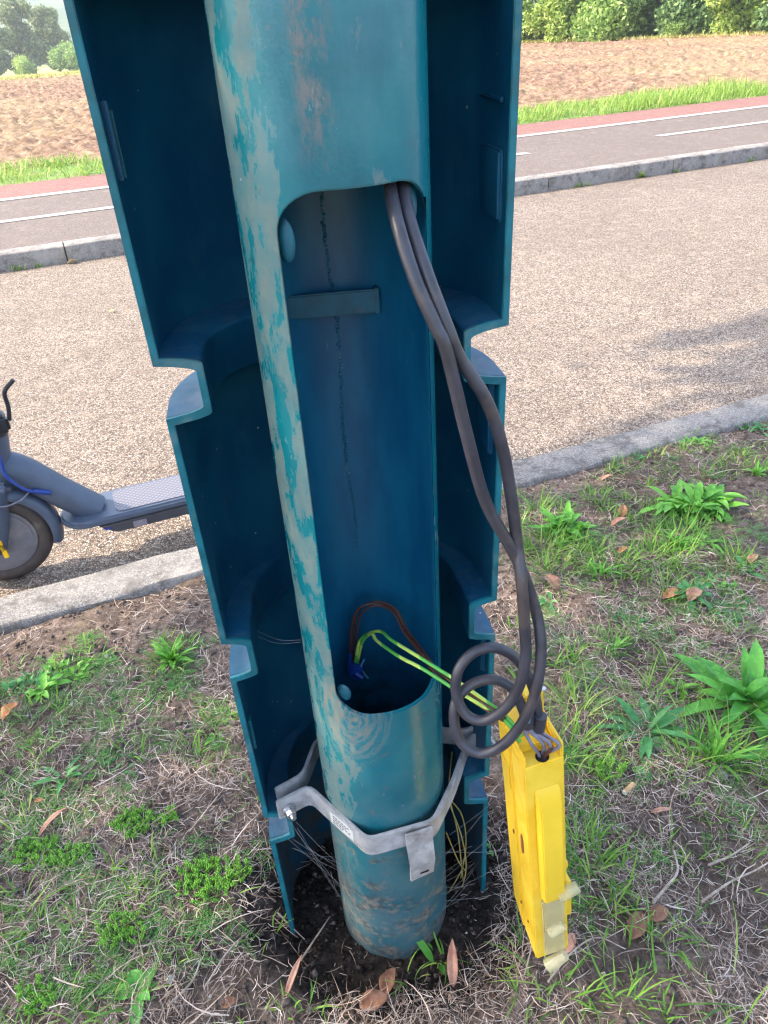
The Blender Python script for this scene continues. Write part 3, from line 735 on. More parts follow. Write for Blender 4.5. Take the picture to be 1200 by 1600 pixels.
# raised front panel with a bevelled top
bm = bmesh.new(); x0, x1, z0, z1, h = .0085, .0335, .122, FBL-.048, .0105
vs = [(x0, 0, z0), (x1, 0, z0), (x1, 0, z1), (x0, 0, z1), (x0+.002, -h, z0+.002), (x1-.002, -h, z0+.002), (x1-.002, -h, z1-.019), (x0+.002, -h, z1-.019)]
vv = [bm.verts.new(v) for v in vs]
for f in ((4, 5, 6, 7), (0, 1, 5, 4), (1, 2, 6, 5), (2, 3, 7, 6), (3, 0, 4, 7), (0, 3, 2, 1)): bm.faces.new([vv[i] for i in f])
bmesh.ops.recalc_face_normals(bm, faces=bm.faces); bmesh.ops.bevel(bm, geom=list(bm.edges), offset=.001, segments=2, affect='EDGES')
from_bm('raised_panel', bm, M_YEL, box)
bbox('side_flange', BW, BW+.008, .006, .020, .055, .118); bbox('side_knob', BW, BW+.004, .004, .012, .148, .158)
bbox('foot_lug', .006, .018, .006, .018, -.012, .0015)
# cloudy clear window and its toggles
bbox('clear_window', .009, .0335, -.0060, -.0004, .012, .118, M_CLEAR, .0015)
for (xa, za, xb, zb, r_) in ((.026, .126, .047, .133, .0075), (.014, .062, .030, .070, .0070), (.010, -.006, .031, .008, .0080)):
    bm = bmesh.new(); add_cyl(bm, (xa, -.008, za), (xb, -.009, zb), r_, r_*.8, 20); tg = from_bm('clear_toggle', bm, M_CLEAR, box)
for y_, z_, a_, b_ in ((.0165, .196, .0036, .0165), (.036, .190, .0014, .004), (.031, .066, .0012, .003), (.016, .052, .0012, .003)):
    bm = bmesh.new(); bmesh.ops.create_uvsphere(bm, u_segments=16, v_segments=8, radius=1, matrix=Matrix.Translation((-.0006 if y_ < BD*.52 else -.0016, y_, z_)) @ Matrix.Diagonal((.0008, a_, b_, 1))); from_bm('rust_stain', bm, M_RUST, body if y_ < BD*.52 else back)

# ================================================================== CABLES
cab1 = [(606, 262, .545), (610, 296, .520), (624, 360, .492), (650, 440, .474), (681, 510, .466), (698, 550, .464), (727, 671, .464), (757, 780, .466), (792, 845, .468), (815, 890, .470), (836, 950, .468), (845, 1000, .460), (843, 1050, .452), (832, 1095, .446), (812, 1135, .442), (783, 1166, .440), (750, 1177, .441), (722, 1162, .444), (710, 1130, .450), (713, 1095, .458), (738, 1069, .468), (772, 1062, .474), (800, 1076, .476), (815, 1104, .474), (824, 1132, .468)]
cab2 = [(628, 262, .550), (630, 292, .528), (640, 345, .504), (668, 430, .480), (700, 515, .470), (718, 558, .470), (761, 628, .472), (785, 700, .474), (800, 785, .474), (808, 850, .472), (815, 910, .461), (820, 983, .456), (821, 1030, .452), (810, 1075, .448), (786, 1110, .446), (755, 1126, .447), (728, 1116, .450), (713, 1085, .456), (716, 1048, .462), (738, 1021, .470), (770, 1012, .476), (802, 1025, .480), (826, 1058, .480), (838, 1095, .478), (841, 1138, .472)]
def cabpts(c): return [D(*p) for p in c]
CR_ = .0045
def cable(pts, label):
    rt = empty('supply_cable', tuple(D(*pts[0])), 0, label, 'cable')
    P = [q-Vector(rt.location) for q in cabpts(pts)]
    tube('sheath', P, CR_, M_CABLE, rt, 16, 10); return rt, P
c1, P1 = cable(cab1, 'grey cable with the lower wider loop beside the yellow box')
c2, P2 = cable(cab2, 'grey cable with the upper smaller loop beside the yellow box')
# stripped ends with cores curling into the box entry
def loc_of(q): return fb_b + bx_*q[0] + by_*q[1] + ax*q[2]
hole = loc_of((.021, .007, FBL-.015))
e1 = D(824, 1132, .468)-Vector(c1.location); e2 = D(841, 1138, .472)-Vector(c2.location)
for rt, e, offs, mats in ((c1, e1, ((-.004, 0), (0.001, .002), (.004, .0)), (M_GREYW, M_GREYW, M_GREYW)), (c2, e2, ((.006, .001), (.002, -.002)), (M_GREYW, M_BROWN))):
    for (dx, dy), m_ in zip(offs, mats):
        h = hole-Vector(rt.location)+Vector((dx*.7, dy, .0))
        mid = (e+h)/2 + Vector((.004+dx*1.6, -.006, .002))
        tube('core', [e+Vector((dx*.3, 0, .004)), e+Vector((dx*.6, 0, -.006)), mid, h+Vector((0, 0, .003)), h-Vector((0, 0, .004))], .0017, m_, rt, 8, 6)
tube('collar', [e1+Vector((-.001, 0, .014)), e1+Vector((0, 0, -.001))], .0062, M_CABLE, c1, 14, 4)
tube('collar', [e2+Vector((0.001, 0, .016)), e2+Vector((0, 0, -.001))], .0060, M_CABLE, c2, 14, 4)
tube('core', [D(838, 1075, .462)-Vector(c1.location), D(831, 1100, .460)-Vector(c1.location), D(824, 1128, .458)-Vector(c1.location)], .0024, M_LBLUE, c1, 8, 6)
bm = bmesh.new(); q = D(846, 1076, .466)-Vector(c2.location); bmesh.ops.create_icosphere(bm, subdivisions=2, radius=.0022, matrix=Matrix.Translation(q) @ Matrix.Diagonal((2, 1, 1, 1))); from_bm('cable_end', bm, M_LABEL, c2)
# wires coming up out of the bore
def wire(name, pts, r, m, label, cat):
    P = [D(*p) for p in pts]; o0 = P[0]; rt = tube(name, [p-o0 for p in P], r, m, None, 8, 8); rt.location = o0; return tag(rt, label, cat)
wire('brown_wire', [(553, 1048, .605), (551, 1009, .604), (556, 962, .604), (573, 944, .604), (597, 941, .602), (620, 954, .592), (636, 984, .574), (656, 1010, .552), (676, 1038, .522), (700, 1062, .498), (742, 1090, .484), (790, 1122, .462)], .0013, M_BROWN, 'brown wire arching highest out of the open hatch', 'wire')
wire('brown_wire', [(560, 1050, .600), (556, 1011, .600), (562, 966, .600), (577, 949, .600), (596, 947, .598), (616, 959, .588), (631, 988, .570), (651, 1014, .548), (672, 1042, .520), (697, 1067, .497), (738, 1095, .483), (786, 1126, .461)], .0013, M_BROWN, 'brown wire arching just below its twin in the open hatch', 'wire')
wire('brown_wire', [(549, 1046, .602), (547, 1012, .601), (552, 966, .601), (568, 946, .601), (594, 944.5, .600), (619, 957, .590), (634, 987, .572), (653, 1013, .550), (668, 1034, .545), (675, 1062, .555)], .0012, M_BROWN, 'brown wire of the hatch arch ending below the right lip', 'wire')
wire('earth_wire', [(555, 1034, .596), (562, 1002, .592), (578, 989, .584), (596, 987, .570), (613, 1001, .548), (660, 1030, .516), (712, 1063, .496), (765, 1100, .478), (795, 1124, .464), (815, 1150, .462)], .00175, M_GY, 'green and yellow wire, the upper of the two stretched from the hatch to the box', 'wire')
wire('earth_wire', [(558, 1038, .598), (566, 1004, .590), (580, 990, .578), (590, 1002, .562), (622, 1025, .530), (660, 1045, .507), (712, 1078, .489), (770, 1113, .471), (793, 1130, .461), (812, 1158, .460)], .00175, M_GY, 'green and yellow wire, the lower of the two stretched from the hatch to the box', 'wire')
tb_ = D(556, 1044, .596); term = empty('terminal_block', tuple(tb_), 0, 'small blue wire connector lying in the bottom of the open hatch', 'connector')
bm = bmesh.new(); add_box(bm, (0, 0, 0), (.013, .011, .013), Matrix.Rotation(.5, 3, 'Y'), .002); add_cyl(bm, (0, -.004, -.004), (.007, -.008, -.008), .003, .0025, 12); from_bm('block', bm, M_BLUE, term)
V, F = sweep([(-.004, 0, .02), (-.006, 0, .006), (-.005, 0, -.012), (.002, 0, -.016)], .0016, 8); mk('blue_core', V, F, M_BLUE, term)
V, F = sweep([(.010, 0, .012), (.006, -.002, .004), (.008, 0, -.008), (.012, 0, -.016)], .001, 8); mk('blue_core', V, F, M_LBLUE, term)

# ================================================================== SCOOTER
SA, SO = -.298, 1.592
sc_loc = RW(SA, SO, 0); sco = empty('electric_scooter', tuple(sc_loc), TH, 'grey blue electric kick scooter parked on the road along the kerb', 'scooter')
def torus(bm, c, Rm, rm, sy=1.0, n=56, k=16):
    vs = []
    for i in range(n):
        a = 2*PI*i/n; row = []
        for j in range(k):
            b = 2*PI*j/k; rr = Rm+rm*math.cos(b); row.append(bm.verts.new((c[0]+rr*math.cos(a), c[1]+rm*math.sin(b)*sy, c[2]+rr*math.sin(a))))
        vs.append(row)
    for i in range(n):
        for j in range(k): bm.faces.new((vs[i][j], vs[(i+1) % n][j], vs[(i+1) % n][(j+1) % k], vs[i][(j+1) % k]))
def wheel(cx):
    bm = bmesh.new(); torus(bm, (0, 0, 0), .0870, .0210, 1.12); ty = from_bm('wheel', bm, M_TYRE, sco); ty.location = (cx, 0, .108)
    bm = bmesh.new(); add_cyl(bm, (0, -.0205, 0), (0, .0205, 0), .0735, None, 48); add_cyl(bm, (0, -.0225, 0), (0, .0225, 0), .066, None, 48); add_cyl(bm, (0, -.027, 0), (0, .027, 0), .02, None, 24)
    from_bm('hub', bm, M_HUB, ty)
wheel(0); wheel(.84)
def guard(cx, a0, a1, r, wd, nm='mudguard'):
    V = []; F = []; n = 28; pr = [(-wd, -.014), (-wd*.9, -.002), (-wd*.5, .004), (0, .006), (wd*.5, .004), (wd*.9, -.002), (wd, -.014)]; k = len(pr)
    for s in (0, -.003):
        for i in range(n+1):
            a = R(a0+(a1-a0)*i/n)
            for y, d in pr: rr = r+d+s; V.append((cx+rr*math.cos(a), y, .108+rr*math.sin(a)))
    off = (n+1)*k
    for i in range(n):
        for j in range(k-1):
            F.append((i*k+j, i*k+j+1, (i+1)*k+j+1, (i+1)*k+j)); F.append((off+i*k+j, off+(i+1)*k+j, off+(i+1)*k+j+1, off+i*k+j+1))
        for j in (0, k-1): F.append((i*k+j, (i+1)*k+j, off+(i+1)*k+j, off+i*k+j))
    for i in (0, n):
        for j in range(k-1): F.append((i*k+j, off+i*k+j, off+i*k+j+1, i*k+j+1))
    mk(nm, V, F, M_SCOOT, sco, ang=50)
guard(0, -16, 120, .122, .032); guard(.84, 20, 170, .125, .034)
AXS = .215                                                         # steering axis lean
def axp(z, y=0): return Vector((.006+(z-.108)*AXS, y, z))
V, F = sweep([axp(.235)+Vector((0, -.040, 0)), axp(.20, -.041), axp(.15, -.040), axp(.108, -.038)-Vector((.006, 0, 0)), axp(.09, -.037)-Vector((.008, 0, 0))], lambda t: .024-.006*t, 14, 6, True, .42)
for s in (1, -1):
    fk = mk('fork_blade', [(v.x, v.y*s, v.z) for v in V], F if s == 1 else [f[::-1] for f in F], M_SCOOT, sco, ang=60)
    bm = bmesh.new(); add_cyl(bm, (0.0, -.046*s, .108), (0, -.051*s, .108), .011, None, 6); from_bm('axle_nut', bm, M_DBLACK, fk)
    bm = bmesh.new(); add_box(bm, (.004, -.0495*s, .112), (.010, .003, .060), Matrix.Rotation(-R(6), 3, 'Y'), .001); from_bm('reflector', bm, M_REFL, fk)
bm = bmesh.new(); add_box(bm, axp(.238), (.052, .10, .03), Matrix.Rotation(-math.atan(AXS), 3, 'Y').transposed(), .012, 3); from_bm('fork_crown', bm, M_SCOOT, sco)
V, F = sweep([axp(.215), axp(.25), axp(.30), axp(.345)], lambda t: .034-.004*t, 20, 4); mk('head_tube', V, F, M_SCOOT, sco, ang=60)
V, F = sweep([axp(.275), axp(.262)+Vector((.045, 0, -.012)), (.148, 0, .178), (.206, 0, .118)], lambda t: .034-.001*t, 20, 8, True, .9); mk('down_tube', V, F, M_SCOOT, sco, ang=60)
bm = bmesh.new(); add_cyl(bm, axp(.345), axp(.385), .030, .027, 24); add_box(bm, axp(.366)+Vector((.020, -.016, 0)), (.030, .026, .034), None, .006, 3); fc = from_bm('folding_clamp', bm, M_DBLACK, sco)
V, F = sweep([axp(.372)+Vector((.036, -.018, 0)), axp(.40)+Vector((.036, -.018, 0)), axp(.430)+Vector((.032, -.018, 0)), axp(.452)+Vector((.050, -.020, 0))], .0042, 10, 6); mk('folding_lever', V, F, M_DBLACK, fc)
V, F = sweep([axp(.385), axp(.6), axp(.85), axp(1.08)], .0195, 20, 4); mk('stem', V, F, M_SCOOT, sco, ang=60)
hb = axp(1.09); V, F = sweep([hb+Vector((.01, -.21, .0)), hb+Vector((0, -.1, .004)), hb, hb+Vector((0, .1, .004)), hb+Vector((.01, .21, 0))], .013, 14, 6); mk('handlebar', V, F, M_SCOOT, sco, ang=60)
for s in (1, -1):
    bm = bmesh.new(); add_cyl(bm, hb+Vector((.006, .12*s, .001)), hb+Vector((.010, .215*s, 0)), .0175, .016, 18); from_bm('grip', bm, M_DBLACK, sco)
bm = bmesh.new(); add_box(bm, hb+Vector((0, 0, .012)), (.07, .06, .03), None, .012, 3); from_bm('display', bm, M_DBLACK, sco)
# deck
def deck_poly(w, x0, x1, r):
    P = []
    for cx_, cy_, a0 in ((x1-.02, w-.02, 0), (x0+r, w-r, 90), (x0+r, -w+r, 180), (x1-.02, -w+.02, 270)):
        rr = r if cx_ < .4 else .02
        for q in range(9): a = R(a0+q*90/8); P.append((cx_+rr*math.cos(a), cy_+rr*math.sin(a)))
    return P
bm = bmesh.new(); add_prism(bm, deck_poly(.062, .128, .70, .056), Matrix.Translation((0, 0, .108)), .018)
bmesh.ops.recalc_face_normals(bm, faces=bm.faces); bmesh.ops.bevel(bm, geom=[e for e in bm.edges if abs(e.verts[0].co.z-e.verts[1].co.z) < 1e-4], offset=.005, segments=3, affect='EDGES'); dk = from_bm('deck', bm, M_SCOOT, sco, 50)
bm = bmesh.new(); add_prism(bm, deck_poly(.049, .244, .69, .018), Matrix.Translation((0, 0, .1262)), .0018); from_bm('deck_mat', bm, M_MAT, dk)
bm = bmesh.new(); add_prism(bm, [(.197, -.056), (.69, -.056), (.69, .056), (.197, .056)], Matrix.Translation((0, 0, .072)), .0355)
for v_ in bm.verts:
    if v_.co.z < .08: v_.co.y *= .80; v_.co.x = .232 if v_.co.x < .4 else v_.co.x
bmesh.ops.recalc_face_normals(bm, faces=bm.faces); bmesh.ops.bevel(bm, geom=list(bm.edges), offset=.004, segments=2, affect='EDGES'); bt = from_bm('battery_case', bm, simple('case', (.085, .085, .10), .5, 0, .2, 40, .1), sco)
bm = bmesh.new(); add_box(bm, (.220, -.047, .094), (.022, .010, .012), None, .003); from_bm('charge_port', bm, M_BLUE, bt)
bm = bmesh.new(); add_box(bm, (.287, -.0535, .089), (.030, .003, .014), Matrix.Rotation(R(-17), 3, 'X'), .001); from_bm('side_reflector', bm, simple('smoked reflector', (.20, .17, .19), .3, 0, .1, 40, .1), bt)
bm = bmesh.new(); add_box(bm, (.77, 0, .118), (.15, .05, .03), None, .008); from_bm('rear_bracket', bm, M_SCOOT, sco)
V, F = sweep([axp(.40)+Vector((-.02, -.030, 0)), axp(.31)+Vector((.01, -.036, 0)), axp(.265)+Vector((.02, -.040, 0)), (.085, -.040, .225), (.112, -.034, .208)], .0035, 8, 8); mk('brake_cable', V, F, M_BLUE, sco)
bm = bmesh.new(); add_cyl(bm, (.098, -.037, .216), (.128, -.031, .200), .0058, .005, 12); from_bm('cable_sleeve', bm, M_BLUE, sco)
V, F = sweep([(.0, -.044, .235), (.03, -.05, .205), (.066, -.046, .205), (.090, -.035, .215)], .0018, 8, 8); mk('wire', V, F, M_GREYW, sco)

# ================================================================== ground litter and plants
def ribbons(name, P0, az, L, W, lift, curl, m, seg=3, bend=None, kind='stuff', parent=None, up=None):
    """flat curved blades; all args arrays"""
    n = len(P0); V = np.zeros((n, seg+1, 2, 3)); d = np.stack([np.cos(az), np.sin(az), np.zeros(n)], -1)
    side = np.stack([-np.sin(az), np.cos(az), np.zeros(n)], -1); pos = P0.copy(); a = az.copy(); el = lift.copy()
    for s in range(seg+1):
        t = s/seg; w = W*(1-t**1.6*.85)*(0.6+.4*min(1, t*4+.3))
        side = np.stack([-np.sin(a), np.cos(a), 0*a], -1)
        if up is not None: side = side*np.cos(up)[:, None] + np.array([0, 0, 1.0])*np.sin(up)[:, None]
        V[:, s, 0] = pos-side*w[:, None]/2; V[:, s, 1] = pos+side*w[:, None]/2
        st = L/seg; pos = pos+np.stack([np.cos(a)*np.cos(el), np.sin(a)*np.cos(el), np.sin(el)], -1)*st[:, None]
        a = a+curl; el = el+(bend if bend is not None else 0)
    b = np.arange(n)[:, None]*(seg+1)*2+np.arange(seg)[None, :]*2; b = b.ravel()
    F = np.stack([b, b+1, b+3, b+2], -1)
    o = mkq(name, V.reshape(-1, 3), F, m, parent, True)
    if kind: o['kind'] = kind
    return o
def vzn(X, Y):
    a = X*CT+Y*ST; o = -X*ST+Y*CT; return verge_z(a, o)
def inpit(X, Y, s=1.0): return np.hypot((X-PC.x)/(.150*s), (Y-PC.y-.02)/(.150*s)) < 1
# straw litter over the visible verge
def scatter(n, amin, amax, omin, omax, dens=None, seed=0):
    g = np.random.default_rng(seed); a = g.uniform(amin, amax, n); o = g.uniform(omin, omax, n)
    if dens is not None:
        k = g.random(n) < dens(a, o); a, o = a[k], o[k]
    X = a*CT-o*ST; Y = a*ST+o*CT; return X, Y
def straw_d(a, o):
    near = np.clip((1.30-o)/.6, 0.32, 1.0)
    return near*np.clip(.65+3.2*fbm(a*6, o*6, 3, 77), .05, 1)
X, Y = scatter(330000, -1.3, 2.6, -.15, 1.29, straw_d, 5)
k = ~inpit(X, Y, .93); X, Y = X[k], Y[k]; n = len(X); g = np.random.default_rng(3)
ribbons('straw_litter', np.stack([X, Y, vzn(X, Y)+g.uniform(.0005, .009, n)], -1), g.uniform(0, 2*PI, n), g.gamma(3, .0055, n)+.004, g.uniform(.0004, .0012, n), g.normal(0, .16, n)+.05, g.normal(0, .28, n), M_STRAW, 3, g.normal(-.05, .15, n), up=g.uniform(-.8, .8, n))
X, Y = scatter(2600, -1.2, 2.4, -.15, 1.25, lambda a, o: np.clip((1.0-o)/.7, 0.05, 1), 15)
k = ~inpit(X, Y, 1); X, Y = X[k], Y[k]; n = len(X)
ribbons('dry_stalks', np.stack([X, Y, vzn(X, Y)+g.uniform(.002, .012, n)], -1), g.uniform(0, 2*PI, n), g.uniform(.04, .11, n), g.uniform(.0010, .0021, n), g.normal(.08, .13, n), g.normal(0, .16, n), M_STRAW, 4, g.normal(-.05, .06, n), up=g.uniform(-.5, .5, n))
# a little litter inside the hollow
X, Y = scatter(1500, -.4, .8, .2, 1.0, None, 25); k = inpit(X, Y, 1.0) & (np.hypot(X-PC.x, Y-PC.y) > .075); X, Y = X[k], Y[k]; n = len(X)
ribbons('hollow_litter', np.stack([X, Y, vzn(X, Y)+g.uniform(.001, .006, n)], -1), g.uniform(0, 2*PI, n), g.uniform(.006, .03, n), g.uniform(.0005, .0012, n), g.normal(.05, .2, n), g.normal(0, .3, n), M_STRAW, 3, g.normal(0, .1, n))
# crumbs of soil and grit
def crumbs(name, X, Y, sz, m, seed):
    g = np.random.default_rng(seed); n = len(X); base = np.array([[1, 0, 0], [-1, 0, 0], [0, 1, 0], [0, -1, 0], [0, 0, 1], [0, 0, -1]], float)
    f = np.array([[0, 2, 4], [2, 1, 4], [1, 3, 4], [3, 0, 4], [2, 0, 5], [1, 2, 5], [3, 1, 5], [0, 3, 5]])
    V = base[None]*g.uniform(.5, 1.2, (n, 6, 3))*sz[:, None, None]; ang = g.uniform(0, 6.3, n); c, s = np.cos(ang), np.sin(ang)
    V = np.stack([V[..., 0]*c[:, None]-V[..., 1]*s[:, None], V[..., 0]*s[:, None]+V[..., 1]*c[:, None], V[..., 2]*.8], -1)
    V += np.stack([X, Y, vzn(X, Y)+sz*.3], -1)[:, None]
    F = f[None]+np.arange(n)[:, None, None]*6; o = mkq(name, V.reshape(-1, 3), F.reshape(-1, 3), m, None, True); o['kind'] = 'stuff'; return o
X, Y = scatter(26000, -1.2, 2.5, -.1, 1.3, None, 41); crumbs('soil_crumbs', X, Y, g.gamma(2, .0011, len(X))+.0008, M_SOIL, 2)
X, Y = scatter(6000, -.3, .7, .2, .95, None, 43); k = inpit(X, Y, 1.05); X, Y = X[k], Y[k]; crumbs('pit_crumbs', X, Y, g.gamma(2, .0013, len(X))+.001, M_PITSOIL, 3)
X, Y = scatter(200, -1.2, 2.5, -.1, 1.3, None, 47); crumbs('pebbles', X, Y, g.gamma(2, .0013, len(X))+.0014, M_PEBBLE, 4)

# grass tufts: (pixel x, pixel y, blades, height, spread)
TU = []
g2 = random.Random(12)
hot = [(262, 1040, 40, .055, .03), (285, 1010, 20, .04, .02), (310, 1180, 10, .05, .015), (330, 1135, 16, .03, .02), (205, 1180, 12, .03, .02), (350, 1120, 10, .03, .015),
       (60, 1130, 30, .04, .05), (110, 1060, 40, .035, .05), (140, 1030, 24, .03, .04), (20, 1060, 24, .03, .04), (60, 1230, 12, .04, .03), (345, 1180, 8, .05, .01), (185, 1120, 10, .02, .02),
       (850, 860, 60, .07, .04), (870, 900, 40, .06, .04), (930, 780, 30, .04, .03), (955, 735, 16, .05, .015), (930, 870, 46, .045, .05), (965, 890, 40, .045, .05), (1050, 850, 60, .055, .05), (1080, 830, 34, .05, .03), (1010, 880, 40, .05, .05),
       (1060, 880, 40, .05, .04), (1040, 930, 34, .045, .04), (960, 1010, 22, .045, .015), (900, 870, 30, .05, .04), (1180, 740, 24, .04, .03), (1150, 880, 30, .05, .03), (1180, 900, 20, .04, .03), (840, 800, 30, .06, .03), (1010, 810, 30, .04, .04),
       (900, 1110, 30, .07, .03), (880, 1170, 30, .06, .04), (900, 1210, 30, .06, .04), (905, 1330, 60, .05, .03), (925, 1360, 34, .05, .03), (950, 1380, 16, .06, .03), (940, 1430, 12, .08, .02), (1010, 1480, 9, .08, .02), (980, 1560, 9, .08, .03),
       (1100, 1150, 30, .09, .03), (1130, 1180, 34, .09, .03), (1170, 1200, 26, .08, .03), (1080, 1200, 20, .07, .03), (1050, 1050, 12, .06, .02), (1010, 1090, 18, .07, .03), (1110, 1060, 14, .06, .02), (890, 1040, 14, .05, .02), (1140, 1560, 8, .08, .04),
       (690, 1470, 10, .05, .006), (640, 1505, 6, .05, .01), (30, 1430, 12, .05, .04), (230, 1360, 10, .03, .03), (100, 1590, 16, .05, .04), (420, 1440, 8, .04, .02), (205, 1570, 10, .05, .02), (1150, 1300, 10, .04, .03), (1050, 1560, 8, .08, .03), (870, 1540, 10, .07, .03), (1180, 655, 20, .03, .04), (1090, 690, 20, .03, .05), (1000, 720, 14, .025, .04)]
for (x, y, nb, h, sp) in hot: TU.append((GV(x, y), nb, h, sp))
for i in range(240):                                               # thinner sprinkling, right side greener
    if i % 3: x = g2.uniform(790, 1250); y = 700+950*g2.random()**1.7
    else: x = g2.uniform(-60, 520); y = g2.uniform(1000, 1650)
    p = GV(x, y); a, o = AO(p)
    if o < KB-.03 and not inpit(p.x, p.y, 1.2): TU.append((p, g2.randint(4, 12), g2.uniform(.015, .042), .018))
P0, AZ, LL, WW, LI, CU, BE = [], [], [], [], [], [], []
for p, nb, h, sp in TU:
    for b in range(int(nb*(1.9 if AO(p)[1] > .62 and p.x > .1 else 1.1))):
        rr = sp*math.sqrt(g2.random()); t = g2.uniform(0, 2*PI); q = (p.x+rr*math.cos(t), p.y+rr*math.sin(t)); P0.append((q[0], q[1], p.z-.001))
        AZ.append(t+g2.gauss(0, .6)); LL.append(h*g2.uniform(.5, 1.25)); WW.append(g2.uniform(.0014, .0032)); LI.append(g2.uniform(.45, 1.45)); CU.append(g2.gauss(0, .1)); BE.append(-g2.uniform(.05, .33))
ar = np.array
ribbons('grass_tufts', ar(P0), ar(AZ), ar(LL), ar(WW), ar(LI), ar(CU), M_GRASS, 5, ar(BE))
# feathery ground cover: little rosettes of pinnate leaves
def pinnate(V, F, p, az, L, rng, wleaf=.0022, z0=.002, rise=.5):
    d = Vector((math.cos(az), math.sin(az), 0)); s = Vector((-d.y, d.x, 0)); n = int(L/.0028); pr = None
    for i in range(2, n):
        t = i/n; c = p + d*(L*t) + Vector((0, 0, z0 + L*rise*(t-t*t*1.15)))
        ll = wleaf*2.6*math.sin(PI*min(1, t*.9+.12))*rng.uniform(.7, 1.2)
        for sg in (-1, 1):
            a = c+s*sg*ll*.1; tip = c+s*sg*ll+d*ll*.5+Vector((0, 0, ll*rng.uniform(-.1, .4))); m1 = (a+tip)/2+d*wleaf*.35; m2 = (a+tip)/2-d*wleaf*.35
            k = len(V); V.extend([a, m1, tip, m2]); F.append((k, k+1, k+2, k+3))
    k = len(V); e = p+d*L*.9+Vector((0, 0, z0+L*rise*(.9-.93))); V.extend([p-s*.0006, p+s*.0006, e+s*.0002+Vector((0,0,.0)), e-s*.0002]); F.append((k, k+1, k+2, k+3))
V, F = [], []; g3 = random.Random(31)
cov = [(30, 1150, 50, 14), (130, 1100, 60, 18), (200, 1100, 50, 10), (280, 1060, 40, 12), (300, 1010, 30, 8), (120, 1240, 50, 12), (210, 1230, 40, 8), (30, 1300, 50, 12), (150, 1380, 50, 12), (40, 1480, 60, 14), (170, 1520, 60, 12), (290, 1330, 40, 8), (400, 1330, 20, 4), (300, 1440, 50, 8), (860, 960, 50, 14), (930, 1060, 60, 12), (1000, 1130, 60, 10), (1060, 1000, 60, 10), (1170, 840, 50, 14), (1100, 760, 60, 12), (880, 790, 50, 12), (980, 830, 60, 16), (900, 1290, 50, 12), (960, 1250, 50, 8), (1130, 1250, 50, 8), (90, 1060, 60, 22), (40, 1090, 60, 14), (140, 1040, 40, 12), (185, 1150, 50, 10), (250, 1085, 40, 8), (330, 1120, 30, 8), (230, 1160, 50, 7), (160, 1170, 50, 7), (60, 1260, 60, 10), (20, 1220, 40, 8), (330, 1160, 25, 5), (95, 1300, 60, 10), (180, 1420, 60, 12), (70, 1420, 60, 8), (240, 1470, 60, 8), (120, 1500, 60, 6), (350, 1430, 40, 5),
       (1090, 950, 60, 16), (1120, 905, 40, 8), (1010, 960, 60, 12), (950, 1000, 60, 10), (1130, 1180, 60, 10), (950, 1180, 60, 12), (890, 1180, 40, 10), (1170, 1030, 40, 8), (880, 1010, 40, 8), (940, 940, 60, 10), (1150, 960, 50, 10), (1050, 1340, 60, 4), (1160, 1290, 40, 5), (900, 1420, 40, 6), (1000, 700, 90, 12), (1130, 670, 80, 14), (900, 840, 60, 10)]
for (x, y, sp, nn) in cov:
    for i in range(nn):
        p = GV(x+g3.gauss(0, sp*.6), y+g3.gauss(0, sp*.45)); a, o = AO(p)
        if o > KB-.02 or inpit(p.x, p.y, 1.1): continue
        a0 = g3.uniform(0, 6.28); k = g3.randint(3, 6)
        for j in range(k): pinnate(V, F, p, a0+j*2*PI/k+g3.gauss(0, .3), g3.uniform(.014, .034), g3)
oc = mk('feathery_ground_cover', V, F, M_COVER, smooth=False); oc['kind'] = 'stuff'
# broad leaves
def blade(V, F, base, az, L, W, el, droop, fold=.25, stalk=.18, wav=0.0, ph=0.0, n=9, tipp=1.0):
    pos = Vector(base); d0 = Vector((math.cos(az), math.sin(az), 0)); s = Vector((-d0.y, d0.x, 0)); k0 = len(V); e = el; st = L/n
    for i in range(n+1):
        t = i/n
        w = W/2*(.10 if t < stalk*.6 else max(.03, math.sin(PI*min(1, max(0, (t-stalk*.5)/(1-stalk*.5)))**.85)**.8)) if t < 1 else W*.02
        up = Vector((-d0.x*math.sin(e), -d0.y*math.sin(e), math.cos(e)))
        wv = wav*math.sin(t*14+ph)
        for q, f in ((-1, 1), (-.5, .35), (0, 0), (.5, .35), (1, 1)):
            V.append(pos + s*(w*q) + up*(w*fold*f + wv*w*abs(q)*(1 if q > 0 else -1)))
        pos = pos + d0*(math.cos(e)*st) + Vector((0, 0, math.sin(e)*st)); e -= droop/n*(.4+1.2*t)
    for i in range(n):
        for j in range(4): a = k0+i*5+j; F.append((a, a+1, a+6, a+5))
def rosette(name, x, y, n, L, W, label, cat='weed', m=M_WEED1, el=(.25, .9), seed=0, group=None, fold=.25, droop=(.6, 1.3), sub=None, wav=.12, spread=.004):
    rg = random.Random(seed*17+3); p = GV(x, y, -.002); V, F = [], []
    for i in range(n):
        az = i*2.399+rg.gauss(0, .3); q = i/n
        blade(V, F, (rg.uniform(-spread, spread)*1.3, rg.uniform(-spread, spread)*.7, 0), az, L*rg.uniform(.45, 1.15)*(1-.3*q), W*rg.uniform(.75, 1.15)*(1-.25*q), el[0]+(el[1]-el[0])*q+rg.gauss(0, .12), rg.uniform(*droop), fold, .2, wav, rg.random()*6)
    o = mk(name, V, F, m); o.location = p; return tag(o, label, cat, group)
rosette('broadleaf_weed', 1088, 795, 110, .098, .020, 'large bright green leafy weed near the far kerb on the right of the post', seed=1, m=M_WEED2, el=(.3, 1.25), droop=(.9, 2.0), spread=.035)
